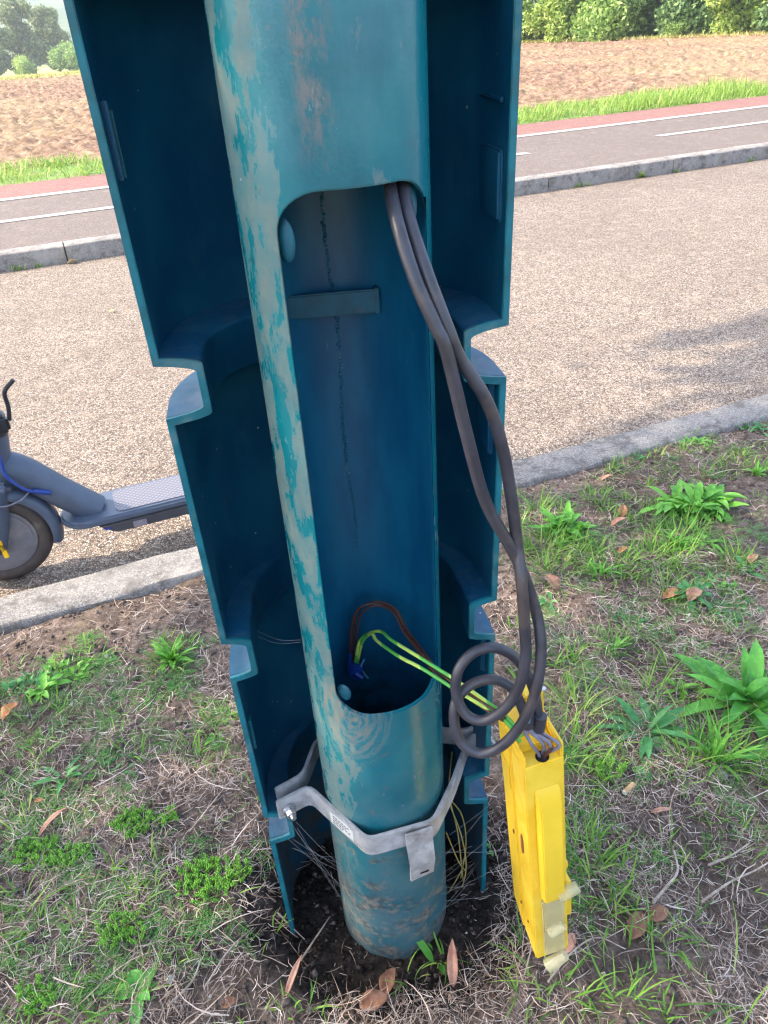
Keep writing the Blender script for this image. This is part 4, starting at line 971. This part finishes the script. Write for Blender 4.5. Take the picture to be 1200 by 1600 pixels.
rosette('broadleaf_weed', 880, 832, 80, .080, .018, 'leafy green weed growing right beside the post cover near the kerb', seed=2, m=M_WEED2, el=(.4, 1.4), droop=(.7, 1.7), spread=.022)
rosette('broadleaf_weed', 1165, 1105, 36, .125, .025, 'big glossy broad leaved weed at the right edge of the verge', seed=3, m=M_WEED1, el=(.3, 1.25), droop=(.7, 1.6), spread=.012)
rosette('long_leaf_weed', 1010, 1145, 30, .105, .015, 'sprawling long leaved weed between the yellow box and the big glossy weed', seed=4, m=M_WEED3, el=(.05, .8))
rosette('long_leaf_weed', 1100, 850, 9, .055, .010, 'small thin leaved weed just below the large bright weed', seed=5, m=M_WEED2)
rosette('long_leaf_weed', 1080, 935, 26, .050, .012, 'low weed with narrow leaves growing over the pale orange dead leaf', seed=6, m=M_WEED3)
rosette('long_leaf_weed', 268, 1030, 34, .055, .009, 'upright bright green weed on the bare soil left of the cover', seed=7, m=M_WEED2, el=(.5, 1.3))
rosette('long_leaf_weed', 70, 1085, 14, .045, .014, 'rounded leaf weed beside the orange leaf at the left edge', seed=8, m=M_WEED2)
rosette('long_leaf_weed', 335, 1150, 9, .040, .010, 'small light green weed close to the left rim of the cover', seed=9, m=M_WEED2)
rosette('broadleaf_weed', 212, 1545, 7, .045, .020, 'few leaved green weed at the bottom left of the verge', seed=10, m=M_WEED1, el=(.1, .6))
rosette('long_leaf_weed', 1160, 895, 12, .055, .011, 'narrow leaved weed at the right edge above the big glossy weed', seed=11, m=M_WEED3)
rosette('long_leaf_weed', 770, 1300, 4, .02, .006, 'tiny green seedling in the shade between cover and yellow box', seed=12, m=M_WEED1)
rosette('long_leaf_weed', 100, 1215, 9, .050, .010, 'dull blue green weed at the left edge above the moss patches', seed=13, m=M_WEED3, el=(.3, 1.0))
rosette('long_leaf_weed', 860, 940, 8, .05, .009, 'small dark weed behind the hanging cables at the foot of the cover', seed=14, m=M_WEED3)
rosette('broad_grass', 683, 1478, 3, .050, .010, 'three short broad grass blades sprouting at the foot of the post', 'grass', M_WEED1, (.8, 1.2), 15, droop=(.4, .8))
rosette('long_leaf_weed', 620, 1510, 3, .045, .007, 'flat green blades lying in front of the post foot', 'grass', M_WEED1, (.1, .4), 16)
rosette('long_leaf_weed', 1195, 1180, 10, .075, .020, 'dark broad leaves below the big glossy weed at the right edge', seed=17, m=M_WEED1)
rosette('long_leaf_weed', 1020, 1215, 5, .055, .020, 'grey green oval leaves lying flat right of the yellow box', seed=18, m=M_WEED3, el=(.0, .3))
rosette('long_leaf_weed', 1000, 715, 16, .035, .008, 'small leafy weed right against the near kerb, left of its neighbours', seed=21, m=M_WEED3, spread=.012)
rosette('long_leaf_weed', 1085, 690, 26, .040, .010, 'leafy weed right against the near kerb, middle of its neighbours', seed=22, m=M_WEED2, spread=.02)
rosette('long_leaf_weed', 1180, 665, 24, .045, .010, 'leafy weed against the near kerb at the right edge of the picture', seed=23, m=M_WEED3, spread=.02)
rosette('long_leaf_weed', 1180, 745, 18, .040, .008, 'bright grassy weed at the right edge below the kerb', seed=24, m=M_WEED2, el=(.6, 1.4))
rosette('clover_weed', 1110, 915, 60, .022, .012, 'patch of small rounded leaves right of the two overlapping dead leaves', seed=25, m=M_WEED1, spread=.035, el=(.5, 1.3))
rosette('clover_weed', 1150, 960, 50, .022, .012, 'lower patch of small rounded leaves near the right edge', seed=26, m=M_WEED3, spread=.035, el=(.5, 1.3))
rosette('clover_weed', 1000, 965, 24, .024, .008, 'small low patch of leaves below the grass in the middle of the right verge', seed=27, m=M_WEED3, spread=.02)
rosette('clover_weed', 110, 1045, 50, .024, .010, 'bright patch of small leaves high on the left verge', seed=28, m=M_WEED2, spread=.035, el=(.5, 1.3))
rosette('clover_weed', 45, 1075, 40, .024, .010, 'patch of small leaves at the left edge above the orange leaf', seed=29, m=M_WEED3, spread=.03, el=(.5, 1.3))
rosette('clover_weed', 185, 1190, 20, .022, .007, 'thin patch of small leaves in the middle of the left verge', seed=30, m=M_WEED3, spread=.025)
rosette('long_leaf_weed', 935, 900, 26, .045, .006, 'narrow bladed green tuft in the grass right of the cables', seed=31, m=M_WEED2, el=(.6, 1.4), spread=.02)
rosette('long_leaf_weed', 1060, 855, 34, .055, .006, 'dense bright narrow bladed tuft below the large bright weed', seed=32, m=M_WEED2, el=(.6, 1.45), spread=.02)
rosette('long_leaf_weed', 960, 1015, 14, .04, .005, 'single little bright tuft on bare litter left of the big glossy weed', seed=33, m=M_WEED2, el=(.5, 1.4))
rosette('long_leaf_weed', 1120, 1185, 30, .085, .006, 'tall narrow bladed tuft below the big glossy weed', seed=34, m=M_WEED2, el=(.7, 1.45), spread=.015, droop=(.4, 1.0))
rosette('long_leaf_weed', 1060, 1075, 12, .04, .008, 'little yellow green weed left of the big glossy weed', seed=35, m=M_WEED2)
# fleshy moss cushions
def sedum(x, y, rad, n, label, seed):
    rg = random.Random(seed); p = GV(x, y); V, F = [], []
    for i in range(n):
        rr = rad*math.sqrt(rg.random())*(.55+.9*float(vnoise(np.array([i*.37]), np.array([seed*3.1]))[0])); t = rg.uniform(0, 6.28); c = Vector((rr*math.cos(t)*1.15, rr*math.sin(t)*.8, rg.uniform(-.002, .004)))
        h = rg.uniform(.007, .016); lean = Vector((rg.gauss(0, .35), rg.gauss(0, .35), 1)).normalized(); lv_ = int(h/.0016)
        for j in range(lv_):
            q = c+lean*(h*j/lv_); a0 = j*2.4+i
            for b in range(3):
                a = a0+b*2.09; d = Vector((math.cos(a), math.sin(a), .55)).normalized(); sd = Vector((-d.y, d.x, 0)).normalized(); L = .0042*(1-.25*j/lv_); k = len(V)
                V.extend([q, q+d*L*.55+sd*.0013, q+d*L, q+d*L*.55-sd*.0013, q+d*L*.5+Vector((0, 0, .0012))]); F.extend([(k, k+1, k+4), (k+1, k+2, k+4), (k+2, k+3, k+4), (k+3, k, k+4)])
    o = mk('stonecrop', V, F, M_SEDUM, smooth=False); o.location = p; return tag(o, label, 'moss')
sedum(330, 1372, .034, 150, 'thick bright green mossy cushion nearest the left rim of the cover', 1)
sedum(208, 1290, .024, 80, 'small green mossy cushion above left of the thickest one', 2)
sedum(62, 1335, .030, 100, 'green mossy cushion at the left edge of the verge', 3)
sedum(115, 1340, .020, 60, 'green mossy cushion just right of the one at the left edge', 4)
sedum(190, 1455, .024, 70, 'darker loose mossy cushion low on the left of the verge', 5)
sedum(60, 1560, .020, 50, 'olive mossy patch in the bottom left corner', 6)
sedum(950, 1205, .020, 40, 'sparse green mossy patch right of the yellow box', 7)
sedum(262, 1282, .014, 30, 'tiny mossy tuft right of the small cushion', 8)
# dead leaves
def dead(x, y, L, W, rz, m, label, curl=.8, tilt=0.2, dz=.004, fold=.6, z=None, surf=True):
    V, F = [], []; blade(V, F, (0, 0, 0), 0, L, W, tilt, curl, fold, .02, .1, x, 10)
    o = mk('dead_leaf', V, F, m); md = o.modifiers.new('t', 'SOLIDIFY'); md.thickness = .0006
    p = GV(x, y, dz) if surf else G(x, y, z); o.location = p; o.rotation_euler = (rnd.uniform(-.3, .3), 0, rz); return tag(o, label, 'leaf')
dead(8, 1133, .034, .026, .7, M_DRY[0], 'orange curled dead leaf lying in the weeds at the left edge', .5, .6)
dead(62, 1312, .055, .010, 1.0, M_DRY[1], 'long thin twisted reddish dead leaf on the left of the verge', .9, .3, .01)
dead(55, 1255, .016, .007, 0, M_DRY[0], 'tiny red brown dead leaf above the long twisted one', .3)
dead(872, 925, .036, .024, 2.3, M_DRY[1], 'pink brown pointed dead leaf standing up right of the cables', .4, .9, .002)
dead(1035, 938, .045, .022, .25, M_DRY[0], 'bright orange curled dead leaf on the right of the verge', 1.2, .35)
dead(1075, 945, .038, .026, .6, M_DRY[1], 'pale dead leaf overlapping the bright orange curled one', .8, .5, .006)
dead(955, 828, .040, .018, .3, M_DRY[1], 'brown pink dead leaf between the two leafy weeds near the kerb', .7, .4)
dead(972, 808, .028, .020, 1.2, M_DRY[0], 'orange dead leaf standing up next to the brown pink one', .4, .9)
dead(940, 752, .030, .014, .2, M_DRY[1], 'small brown dead leaf nearest the far kerb stones', .5, .4)
dead(966, 870, .026, .012, .5, M_DRY[0], 'small orange dead leaf in the grass below the leafy weeds', .6, .4)
dead(885, 885, .022, .013, 1.0, M_DRY[3], 'tiny yellow orange dead leaf in the grass right of the cables', .6, .4)
dead(1170, 888, .028, .018, .6, M_DRY[1], 'pinkish dead leaf near the right edge of the verge', .6, .5)
dead(708, 1525, .052, .013, 1.45, M_DRY[1], 'long brown curled dead leaf standing at the foot of the post', .9, .9, .002)
dead(560, 1560, .035, .022, .2, M_DRY[2], 'crumbled rust brown dead leaf in front of the post', .5, .3)
dead(598, 1535, .032, .020, 1.0, M_DRY[2], 'second rust brown dead leaf touching the post front litter', .6, .5)
dead(1015, 1278, .030, .008, .1, M_DRY[1], 'flat narrow brown dead leaf below the cigarette end', .2, .1)
dead(985, 1470, .040, .022, .9, M_DRY[2], 'dark brown dead leaf under the grass low on the right', .5, .2)
dead(1010, 1440, .030, .018, .3, M_DRY[2], 'dark brown crumpled dead leaf above the low right one', .5, .2)
dead(345, 1570, .020, .012, .3, M_DRY[2], 'small brown dead leaf low between the twigs', .5, .2)
dead(445, 1560, .05, .008, 1.2, M_DRY[1], 'thin reddish dead leaf at the bottom of the picture left of the post', .3, .2)
dead(875, 1490, .03, .016, .8, M_DRY[1], 'reddish dead leaf just right of the foot of the yellow box', .4, .3)
dead(105, 412, .060, .035, .3, M_DRY[3], 'yellowish dead leaf lying on the road against the far kerb', .5, .3, surf=False, z=.004)
dead(170, 488, .030, .016, .4, M_DRY[3], 'single yellowish dead leaf lying on the open road', .5, .3, surf=False, z=.003)
dead(945, 284, .05, .03, .5, M_DRY[1], 'brown dead leaf on the road against the far kerb right of the post', .5, .3, surf=False, z=.004)
# twigs
def twig(pts, r, label, z=.012):
    P = [GV(x, y, z) for x, y in pts]; o0 = P[0]; V, F = sweep([p-o0 for p in P], lambda t: r*(1-.5*t), 8, 6); o = mk('twig', V, F, M_TWIG); o.location = o0; tag(o, label, 'twig')
twig([(1018, 1422), (1040, 1392), (1057, 1368), (1052, 1335)], .0022, 'thick bent pale twig lying right of the yellow box')
twig([(1095, 1412), (1140, 1385), (1180, 1362), (1215, 1345)], .0017, 'long straight pale twig reaching the right edge')
twig([(1105, 1358), (1140, 1342), (1170, 1322)], .0016, 'short grey twig above the long straight one')
twig([(320, 1545), (360, 1485), (395, 1445)], .0013, 'straight thin twig leaning between left weeds and the post')
twig([(265, 1575), (300, 1535), (315, 1500)], .0016, 'thin forked twig at the bottom left')
twig([(468, 1490), (490, 1450), (512, 1412)], .0014, 'reddish twig leaning in the hollow beside the post', .02)
twig([(430, 1410), (452, 1425), (470, 1440)], .0012, 'short dark twig by the lower end of the cover rim')
twig([(855, 1545), (890, 1500), (930, 1478), (975, 1495)], .0013, 'arched pale stalk beside the foot of the yellow box', .02)
# cigarette end
p = GV(975, 1245, .006); bt_ = empty('cigarette_end', tuple(p), R(38), 'small orange cigarette end lying in the litter right of the yellow box', 'cigarette end')
bm = bmesh.new(); add_cyl(bm, (0, 0, 0), (.020, 0, .001), .0037, .0037, 16); from_bm('filter', bm, M_BUTT, bt_)
bm = bmesh.new(); add_cyl(bm, (-.0012, 0, 0), (0, 0, 0), .0034, .0036, 16); from_bm('burnt_tip', bm, M_LABEL, bt_)
# yellow stalks hanging behind the clamp
rgs = random.Random(4)
V, F = [], []
for pts in ([(706, 1175, .60), (702, 1240, .585), (715, 1300, .58), (722, 1360, .585), (726, 1395, .59)], [(700, 1250, .58), (722, 1310, .575), (728, 1360, .58), (716, 1405, .58)], [(700, 1245, .585), (722, 1275, .585), (728, 1320, .585), (720, 1372, .585)], [(697, 1300, .58), (716, 1345, .58), (727, 1360, .585)], [(724, 1355, .585), (710, 1380, .58), (700, 1395, .575)]):
    v, f = sweep([D(*q) for q in pts], .0008, 6, 6); k = len(V); V += v; F += [tuple(i+k for i in ff) for ff in f]
o0 = D(726, 1395, .59); o = mk('dry_grass_tangle', [v-o0 for v in V], F, M_STRING); o.location = o0; tag(o, 'tangle of thin yellow dry stalks in the hollow right of the post', 'dry grass')
# spider threads
V, F = [], []
def th(a, b, sag=.004):
    m_ = (a+b)/2-Vector((0, 0, sag)); v, f = sweep([a, m_, b], .00010, 4, 5); k = len(V); V.extend(v); F.extend([tuple(i+k for i in ff) for ff in f])
for i in range(9):
    a = D(455+rgs.uniform(-8, 25), 1290+rgs.uniform(-10, 40), .535); b = PC+onpole(rgs.uniform(-85, -50), rgs.uniform(.06, .20), PR+.001); b = Vector((b.x, b.y, b.z)); th(a, b, rgs.uniform(0, .006))
for i in range(14):
    a = PC+onpole(rgs.uniform(60, 85), rgs.uniform(.06, .20), PR+.001); b = a+Vector((rgs.uniform(.03, .09), rgs.uniform(-.01, .05), rgs.uniform(-.03, .05))); th(a, b)
for i in range(2): th(D(400, 985+i*9, .60), D(470, 1000+i*3, .555), .006)
ow = mk('cobweb', V, F, M_WEB); ow['kind'] = 'stuff'

# weeds along the far kerb, grass strip by the field
gg = np.random.default_rng(8)
P0, AZ, LL, WW, LI = [], [], [], [], []
for x, y, nn in ((895, 290, 14), (992, 276, 50), (910, 289, 10), (1170, 252, 12), (1060, 270, 10), (60, 418, 8), (30, 424, 8)):
    for i in range(nn):
        p = G(x+rnd.gauss(0, 5), y, 0); a, o = AO(p); p = RW(a, RF-.012, .0); P0.append(tuple(p)); AZ.append(rnd.uniform(0, 6.3)); LL.append(rnd.uniform(.02, .06)); WW.append(.008); LI.append(rnd.uniform(.6, 1.4))
n = len(P0); ribbons('kerb_weeds', ar(P0), ar(AZ), ar(LL), ar(WW), ar(LI), np.zeros(n), M_STRIP, 3, -np.ones(n)*.3)
n = 60000; a = gg.uniform(-3, 12, n); off = gg.uniform(7.08, 8.45, n)
edge = 8.0+.55*(vnoise(a*1.1, a*0, 5)-.3); kk = (off < edge) & (gg.random(n) < np.clip(.45+2.0*fbm(a*2, off*2, 3, 6), .08, 1)); a, off = a[kk], off[kk]; n = len(a)
hh = .03+.13*np.clip(.5+1.5*fbm(a*1.2, off*1.2, 3, 14), 0.1, 1)
ribbons('verge_grass', np.stack([a*CT-off*ST, a*ST+off*CT, np.full(n, .075)], -1), gg.uniform(0, 2*PI, n), hh*gg.uniform(.7, 1.4, n), gg.uniform(.005, .012, n), gg.uniform(.3, 1.4, n), gg.normal(0, .25, n), M_STRIP, 3, -gg.uniform(.05, .4, n))
# yellow grass at the far side of the field, under the trees
n = 14000; a = gg.uniform(-4, 24, n); fe = np.interp(a, [-4, 9, 14.8, 17.5, 22], [28.4, 27.6, 24.0, 17.0, 13]); off = fe+gg.uniform(-.4, 1.6, n)
ribbons('field_edge_grass', np.stack([a*CT-off*ST, a*ST+off*CT, np.full(n, .14)], -1), gg.uniform(0, 2*PI, n), gg.uniform(.04, .13, n), gg.uniform(.012, .03, n), gg.uniform(.7, 1.4, n), gg.normal(0, .15, n), m_leafy('straw yellow grass', [(0, (.30, .33, .07)), (.6, (.42, .40, .12)), (1, (.55, .47, .22))], .3), 3, -gg.uniform(.05, .4, n))

# ================================================================== TREES
def crown_mesh(name, blobs, nleaf, size, seed, m, shell=.55):
    g = np.random.default_rng(seed); P = []; wts = np.array([b[3]*b[4]*b[5] for b in blobs]); wts = wts/wts.sum(); cnt = (wts*nleaf).astype(int)
    for (cx_, cy_, cz_, rx, ry, rz), k in zip(blobs, cnt):
        d = g.normal(size=(k, 3)); d /= np.linalg.norm(d, axis=1)[:, None]; r = (shell+(1-shell)*g.random(k))[:, None]*(1+.25*g.normal(size=(k, 1))*.6)
        P.append(d*r*np.array([rx, ry, rz])+np.array([cx_, cy_, cz_]))
    P = np.concatenate(P); P = P[P[:, 2] > .02]; n = len(P); u = g.normal(size=(n, 3)); u /= np.linalg.norm(u, axis=1)[:, None]; v = np.cross(u, g.normal(size=(n, 3))); v /= np.linalg.norm(v, axis=1)[:, None]
    s = (size*g.uniform(.6, 1.4, n))[:, None]; V = np.stack([P-u*s, P+v*s*.5, P+u*s, P-v*s*.5], 1).reshape(-1, 3); i = np.arange(n)*4
    o = mkq(name, V, np.stack([i, i+1, i+2, i+3], -1), m); return o
def limbs(H, r, seed, n=6, spread=.6, z0=.3):
    rg = random.Random(seed); V, F = sweep([(0, 0, -.1), (rg.gauss(0, .02)*H, 0, H*.3), (rg.gauss(0, .04)*H, rg.gauss(0, .03)*H, H*.6), (rg.gauss(0, .05)*H, 0, H*.92)], lambda t: r*(1-.85*t)+.004*H*.2, 8, 4)
    for i in range(n):
        z = H*(z0+.55*i/n); a = rg.uniform(0, 6.28); L = H*spread*rg.uniform(.3, .55)
        v, f = sweep([(0, 0, z), (math.cos(a)*L*.5, math.sin(a)*L*.5, z+L*.35), (math.cos(a)*L, math.sin(a)*L, z+L*.8)], lambda t: r*.4*(1-.8*t)+.002*H*.2, 6, 3)
        k = len(V); V += v; F += [tuple(j+k for j in ff) for ff in f]
    return V, F
def proto(kind, seed):
    rg = random.Random(seed); B = []
    if kind == 'hedge':                                            # foliage to the ground
        H = 6.0
        for i in range(34): z = rg.uniform(.1, 1.0)**1.5*H*.95; w_ = 1.75*(1-.45*z/H); a = rg.uniform(0, 6.28); rr = w_*rg.uniform(.1, .8); B.append((rr*math.cos(a), rr*math.sin(a), z, rg.uniform(.35, .65), rg.uniform(.35, .65), rg.uniform(.4, .8)))
        return B, H, 27000, .07
    if kind == 'bush':
        for i in range(12): a = rg.uniform(0, 6.28); rr = rg.uniform(0, .7); B.append((rr*math.cos(a), rr*math.sin(a), rg.uniform(.4, 1.2)-.3*rr, .5, .5, .45))
        return B, 1.6, 5000, .07
    H = 7.5
    for i in range(32): z = H*rg.uniform(.08, .9); w_ = 2.6*math.sin(PI*min(1, z/H*.85+.15))**.6; a = rg.uniform(0, 6.28); rr = w_*rg.uniform(.1, .8); B.append((rr*math.cos(a), rr*math.sin(a), z, rg.uniform(.7, 1.2), rg.uniform(.7, 1.2), rg.uniform(.5, .9)))
    return B, H, 20000, .18
PROT = {}
def tree(name, kind, mat, seed, loc, sc, rz, label, cat='tree', group=None, scz=None):
    key = (kind, mat.name, seed)
    rt = empty(name, tuple(loc), rz, label, cat, group); rt.scale = (sc, sc, scz or sc)
    if key not in PROT:
        B, H, nl, sz = proto(kind, seed); cw = crown_mesh('crown', B, nl, sz, seed, mat); V, F = limbs(H, H*.022, seed, 7, .5 if kind != 'bush' else .8, .25 if kind == 'tall' else .1); tk = mk('trunk', V, F, M_BARK, ang=70)
        PROT[key] = (cw, tk)
    else:
        cw, tk = [q.copy() for q in PROT[key]]; link(cw); link(tk)
    cw.parent = rt; tk.parent = rt; return rt
def gz(a, o): return float(ground_z(np.array([a]), np.array([o]))[0])
# right-hand tree belt beyond the field: positions along an arc
belt = [(8.6, 30.6, 'pale', 1.0), (10.6, 29.6, 'dark', .95), (12.4, 28.6, 'pale', 1.05), (13.8, 27.2, 'dark', 1.0), (15.0, 25.6, 'pale', .95), (15.9, 24.0, 'yellow', .9), (16.6, 22.2, 'pale', 1.0), (17.4, 20.6, 'dark', 1.0), (18.2, 19.0, 'yellow', .85), (19.0, 17.6, 'dark', 1.05), (19.8, 16.2, 'pale', .95), (21.0, 15.0, 'dark', 1.0), (22.4, 14.0, 'pale', 1.0), (6.4, 31.2, 'dark', 1.0), (17.9, 24.6, 'dark', 1.15), (20.2, 21.2, 'dark', 1.2), (14.2, 30.5, 'dark', 1.2)]
names_ = ['pale green tree first seen right of the post in the belt beyond the field', 'dark green tree second in the belt beyond the field', 'pale green tree third in the belt beyond the field', 'dark green tree fourth in the belt beyond the field', 'pale green tree fifth in the belt beyond the field', 'yellow green tree left of the belt middle', 'pale tree at the middle of the belt beyond the field', 'dark tree right of the belt middle', 'low yellow green tree near the right end of the belt', 'tall dark green tree near the right end of the belt', 'pale green tree near the right edge of the picture', 'dark green tree at the right edge of the picture', 'pale green tree last in the belt on the right', 'dark green tree hidden mostly behind the post cover', 'tall dark tree standing behind the belt middle', 'tall dark tree standing behind the right end of the belt', 'tall dark tree standing behind the left end of the belt']
MM = {'pale': M_TREEP, 'dark': M_TREED, 'yellow': M_TREEY}
for i, ((a, o, kd, s), lb) in enumerate(zip(belt, names_)):
    tree('field_tree', 'hedge', MM[kd], 100+(i % 2)+ (0 if kd != 'dark' else 5), RW(a, o, .05), s*.95, i*1.3, lb, 'tree', 'trees in the belt beyond the field', s*.95)
for i, (a, o, s, m_, lb) in enumerate([(14.2, 25.2, .45, M_TREED, 'low dark bush at the foot of the belt trees beside the post cover'), (17.0, 20.0, .4, M_TREEP, 'low pale bush at the foot of the belt trees in the middle'), (18.6, 17.1, .42, M_TREED, 'low dark bush at the foot of the belt near the right edge')]):
    tree('bush', 'bush', m_, 200+i, RW(a, o, .05), s, i, lb, 'bush')
# left-hand trees beyond the meadow
for i, (a, o, s, kd, lb) in enumerate([(-2.6, 92, .90, 'tall', 'tallest rounded tree at the left edge of the picture beyond the meadow'), (.6, 95, .92, 'tall', 'broad dark tree second from the left beyond the meadow'), (3.6, 97, .80, 'tall', 'dark tree in the middle of the left hand wood'), (6.6, 99, .66, 'tall', 'smaller tree next to the post cover in the left hand wood'), (-6.2, 94, .9, 'tall', 'tree just off the left edge of the picture'), (9.8, 102, .6, 'tall', 'small tree partly behind the post cover in the left hand wood'), (13.2, 103, .6, 'tall', 'tree of the left hand wood hidden behind the post cover')]):
    tree('meadow_tree', kd, M_TREEF, 300+i % 3, RW(a, o, gz(a, o)-.1), s, i*2.1, lb, 'tree', 'trees in the wood beyond the meadow')
for i, (a, o, s, m_, lb) in enumerate([(4.1, 88, 1.6, M_TREEP, 'rounded orange green bush in front of the left hand wood'), (.2, 88, 1.05, M_TREEY, 'small bright green round bush at the far left'), (8.2, 90, 1.2, M_TREEP, 'pale bush beside the post cover in front of the left hand wood'), (-3.0, 89, .9, M_TREED, 'dark little bush at the left edge in front of the wood')]):
    tree('meadow_bush', 'bush', m_, 400+i, RW(a, o, gz(a, o)-.05), s, i, lb, 'bush', 'bushes in front of the left hand wood')
# houses on the crest of the hill
M_WALL = simple('pale render', (.55, .50, .44), .8, 0, .1, 2, .1); M_ROOF = simple('red roof tile', (.30, .12, .08), .8, 0, .3, 3, .3)
for i, (a, o, lb) in enumerate([(22, 420, 'far house with a red roof on the hill, left of the others'), (46, 425, 'far house with a red roof on the hill beside the post cover'), (68, 430, 'far house on the hill hidden by the post cover')]):
    z = gz(a, o); h_ = empty('hill_house', tuple(RW(a, o, z-1)), TH+.3*i, lb, 'house', 'houses on the hill')
    bm = bmesh.new(); add_box(bm, (0, 0, 2.7), (12, 8, 5.4)); from_bm('wall', bm, M_WALL, h_)
    bm = bmesh.new(); M = Matrix(((0, 0, 1, -6.6), (1, 0, 0, 0), (0, 1, 0, 5.42), (0, 0, 0, 1))); add_prism(bm, [(-4.8, 0), (4.8, 0), (0, 3.4)], M, 13.2); from_bm('roof', bm, M_ROOF, h_)
    for wx in (-4, -1.3, 1.3, 4): bm = bmesh.new(); add_box(bm, (wx, -4.03, 3.4), (1.1, .12, 1.4)); from_bm('window', bm, M_BLACK, h_)
# roadside tree to the left, outside the picture, whose shade lies over the verge
def shade_tree():
    g = np.random.default_rng(77); N = 15000; al = g.uniform(-1.9, 3.4, N); h = g.uniform(2.7, 4.7, N)
    bound = np.interp(al, [-2, .1, .35, .7, 1.3, 1.7, 2.2, 3.0], [1.12, 1.15, 1.38, 1.55, 1.60, 1.64, 1.72, 1.8])
    o = g.uniform(-1.9, 1.9, N); keep = o < bound - .05*g.random(N) + .08*(vnoise(al*5, h*3, 8)-.5)
    dens = vnoise(al*2.2+h*.8, o*2.6+h*.6, 9); keep &= (dens > .10)
    al, h, o = al[keep], h[keep], o[keep]
    # two stray clumps whose shade falls on the road at the right
    for ca, co, n_, ra, ro in ((2.25, 1.98, 200, .30, .04), (2.15, 1.76, 120, .26, .05)):
        al = np.concatenate([al, ca+g.normal(0, ra, n_)]); o = np.concatenate([o, co+g.normal(0, ro, n_)]); h = np.concatenate([h, g.uniform(3.0, 3.9, n_)])
    sx, so_ = 1.208, -.423                                          # sunlight drift per metre of height
    A = al-sx*h; O = o-so_*h; P = np.stack([A*CT-O*ST, A*ST+O*CT, h], -1); base = RW(-4.2, .9, .06)
    P = P-np.array(base); n = len(P); u = g.normal(size=(n, 3)); u /= np.linalg.norm(u, axis=1)[:, None]; v = np.cross(u, g.normal(size=(n, 3))); v /= np.linalg.norm(v, axis=1)[:, None]
    s = g.uniform(.035, .07, n)[:, None]; V = np.stack([P-u*s, P+v*s*.6, P+u*s, P-v*s*.6], 1).reshape(-1, 3); i = np.arange(n)*4
    rt = empty('roadside_tree', tuple(base), 0, 'leafy tree standing by the kerb left of the view, its shade on the verge', 'tree')
    mkq('crown', V, np.stack([i, i+1, i+2, i+3], -1), M_TREED, rt)
    V, F = limbs(4.4, .11, 5, 9, .8, .5); mk('trunk', V, F, M_BARK, rt, ang=70)
shade_tree()

# ================================================================== AIR
bm = bmesh.new(); bmesh.ops.create_cube(bm, size=1.0, matrix=Matrix.Translation((0, 300, 59)) @ Matrix.Diagonal((3200, 3200, 120, 1)))
hz = from_bm('haze', bm, None); hz['kind'] = 'stuff'
hm = bpy.data.materials.new('air'); hm.use_nodes = True; ht = hm.node_tree; ht.nodes.clear()
ho = ht.nodes.new('ShaderNodeOutputMaterial'); hv = ht.nodes.new('ShaderNodeVolumePrincipled')
hv.inputs['Color'].default_value = (.86, .92, 1.0, 1); hv.inputs['Density'].default_value = .0014; hv.inputs['Anisotropy'].default_value = .2
ht.links.new(hv.outputs[0], ho.inputs['Volume']); hz.data.materials.append(hm)
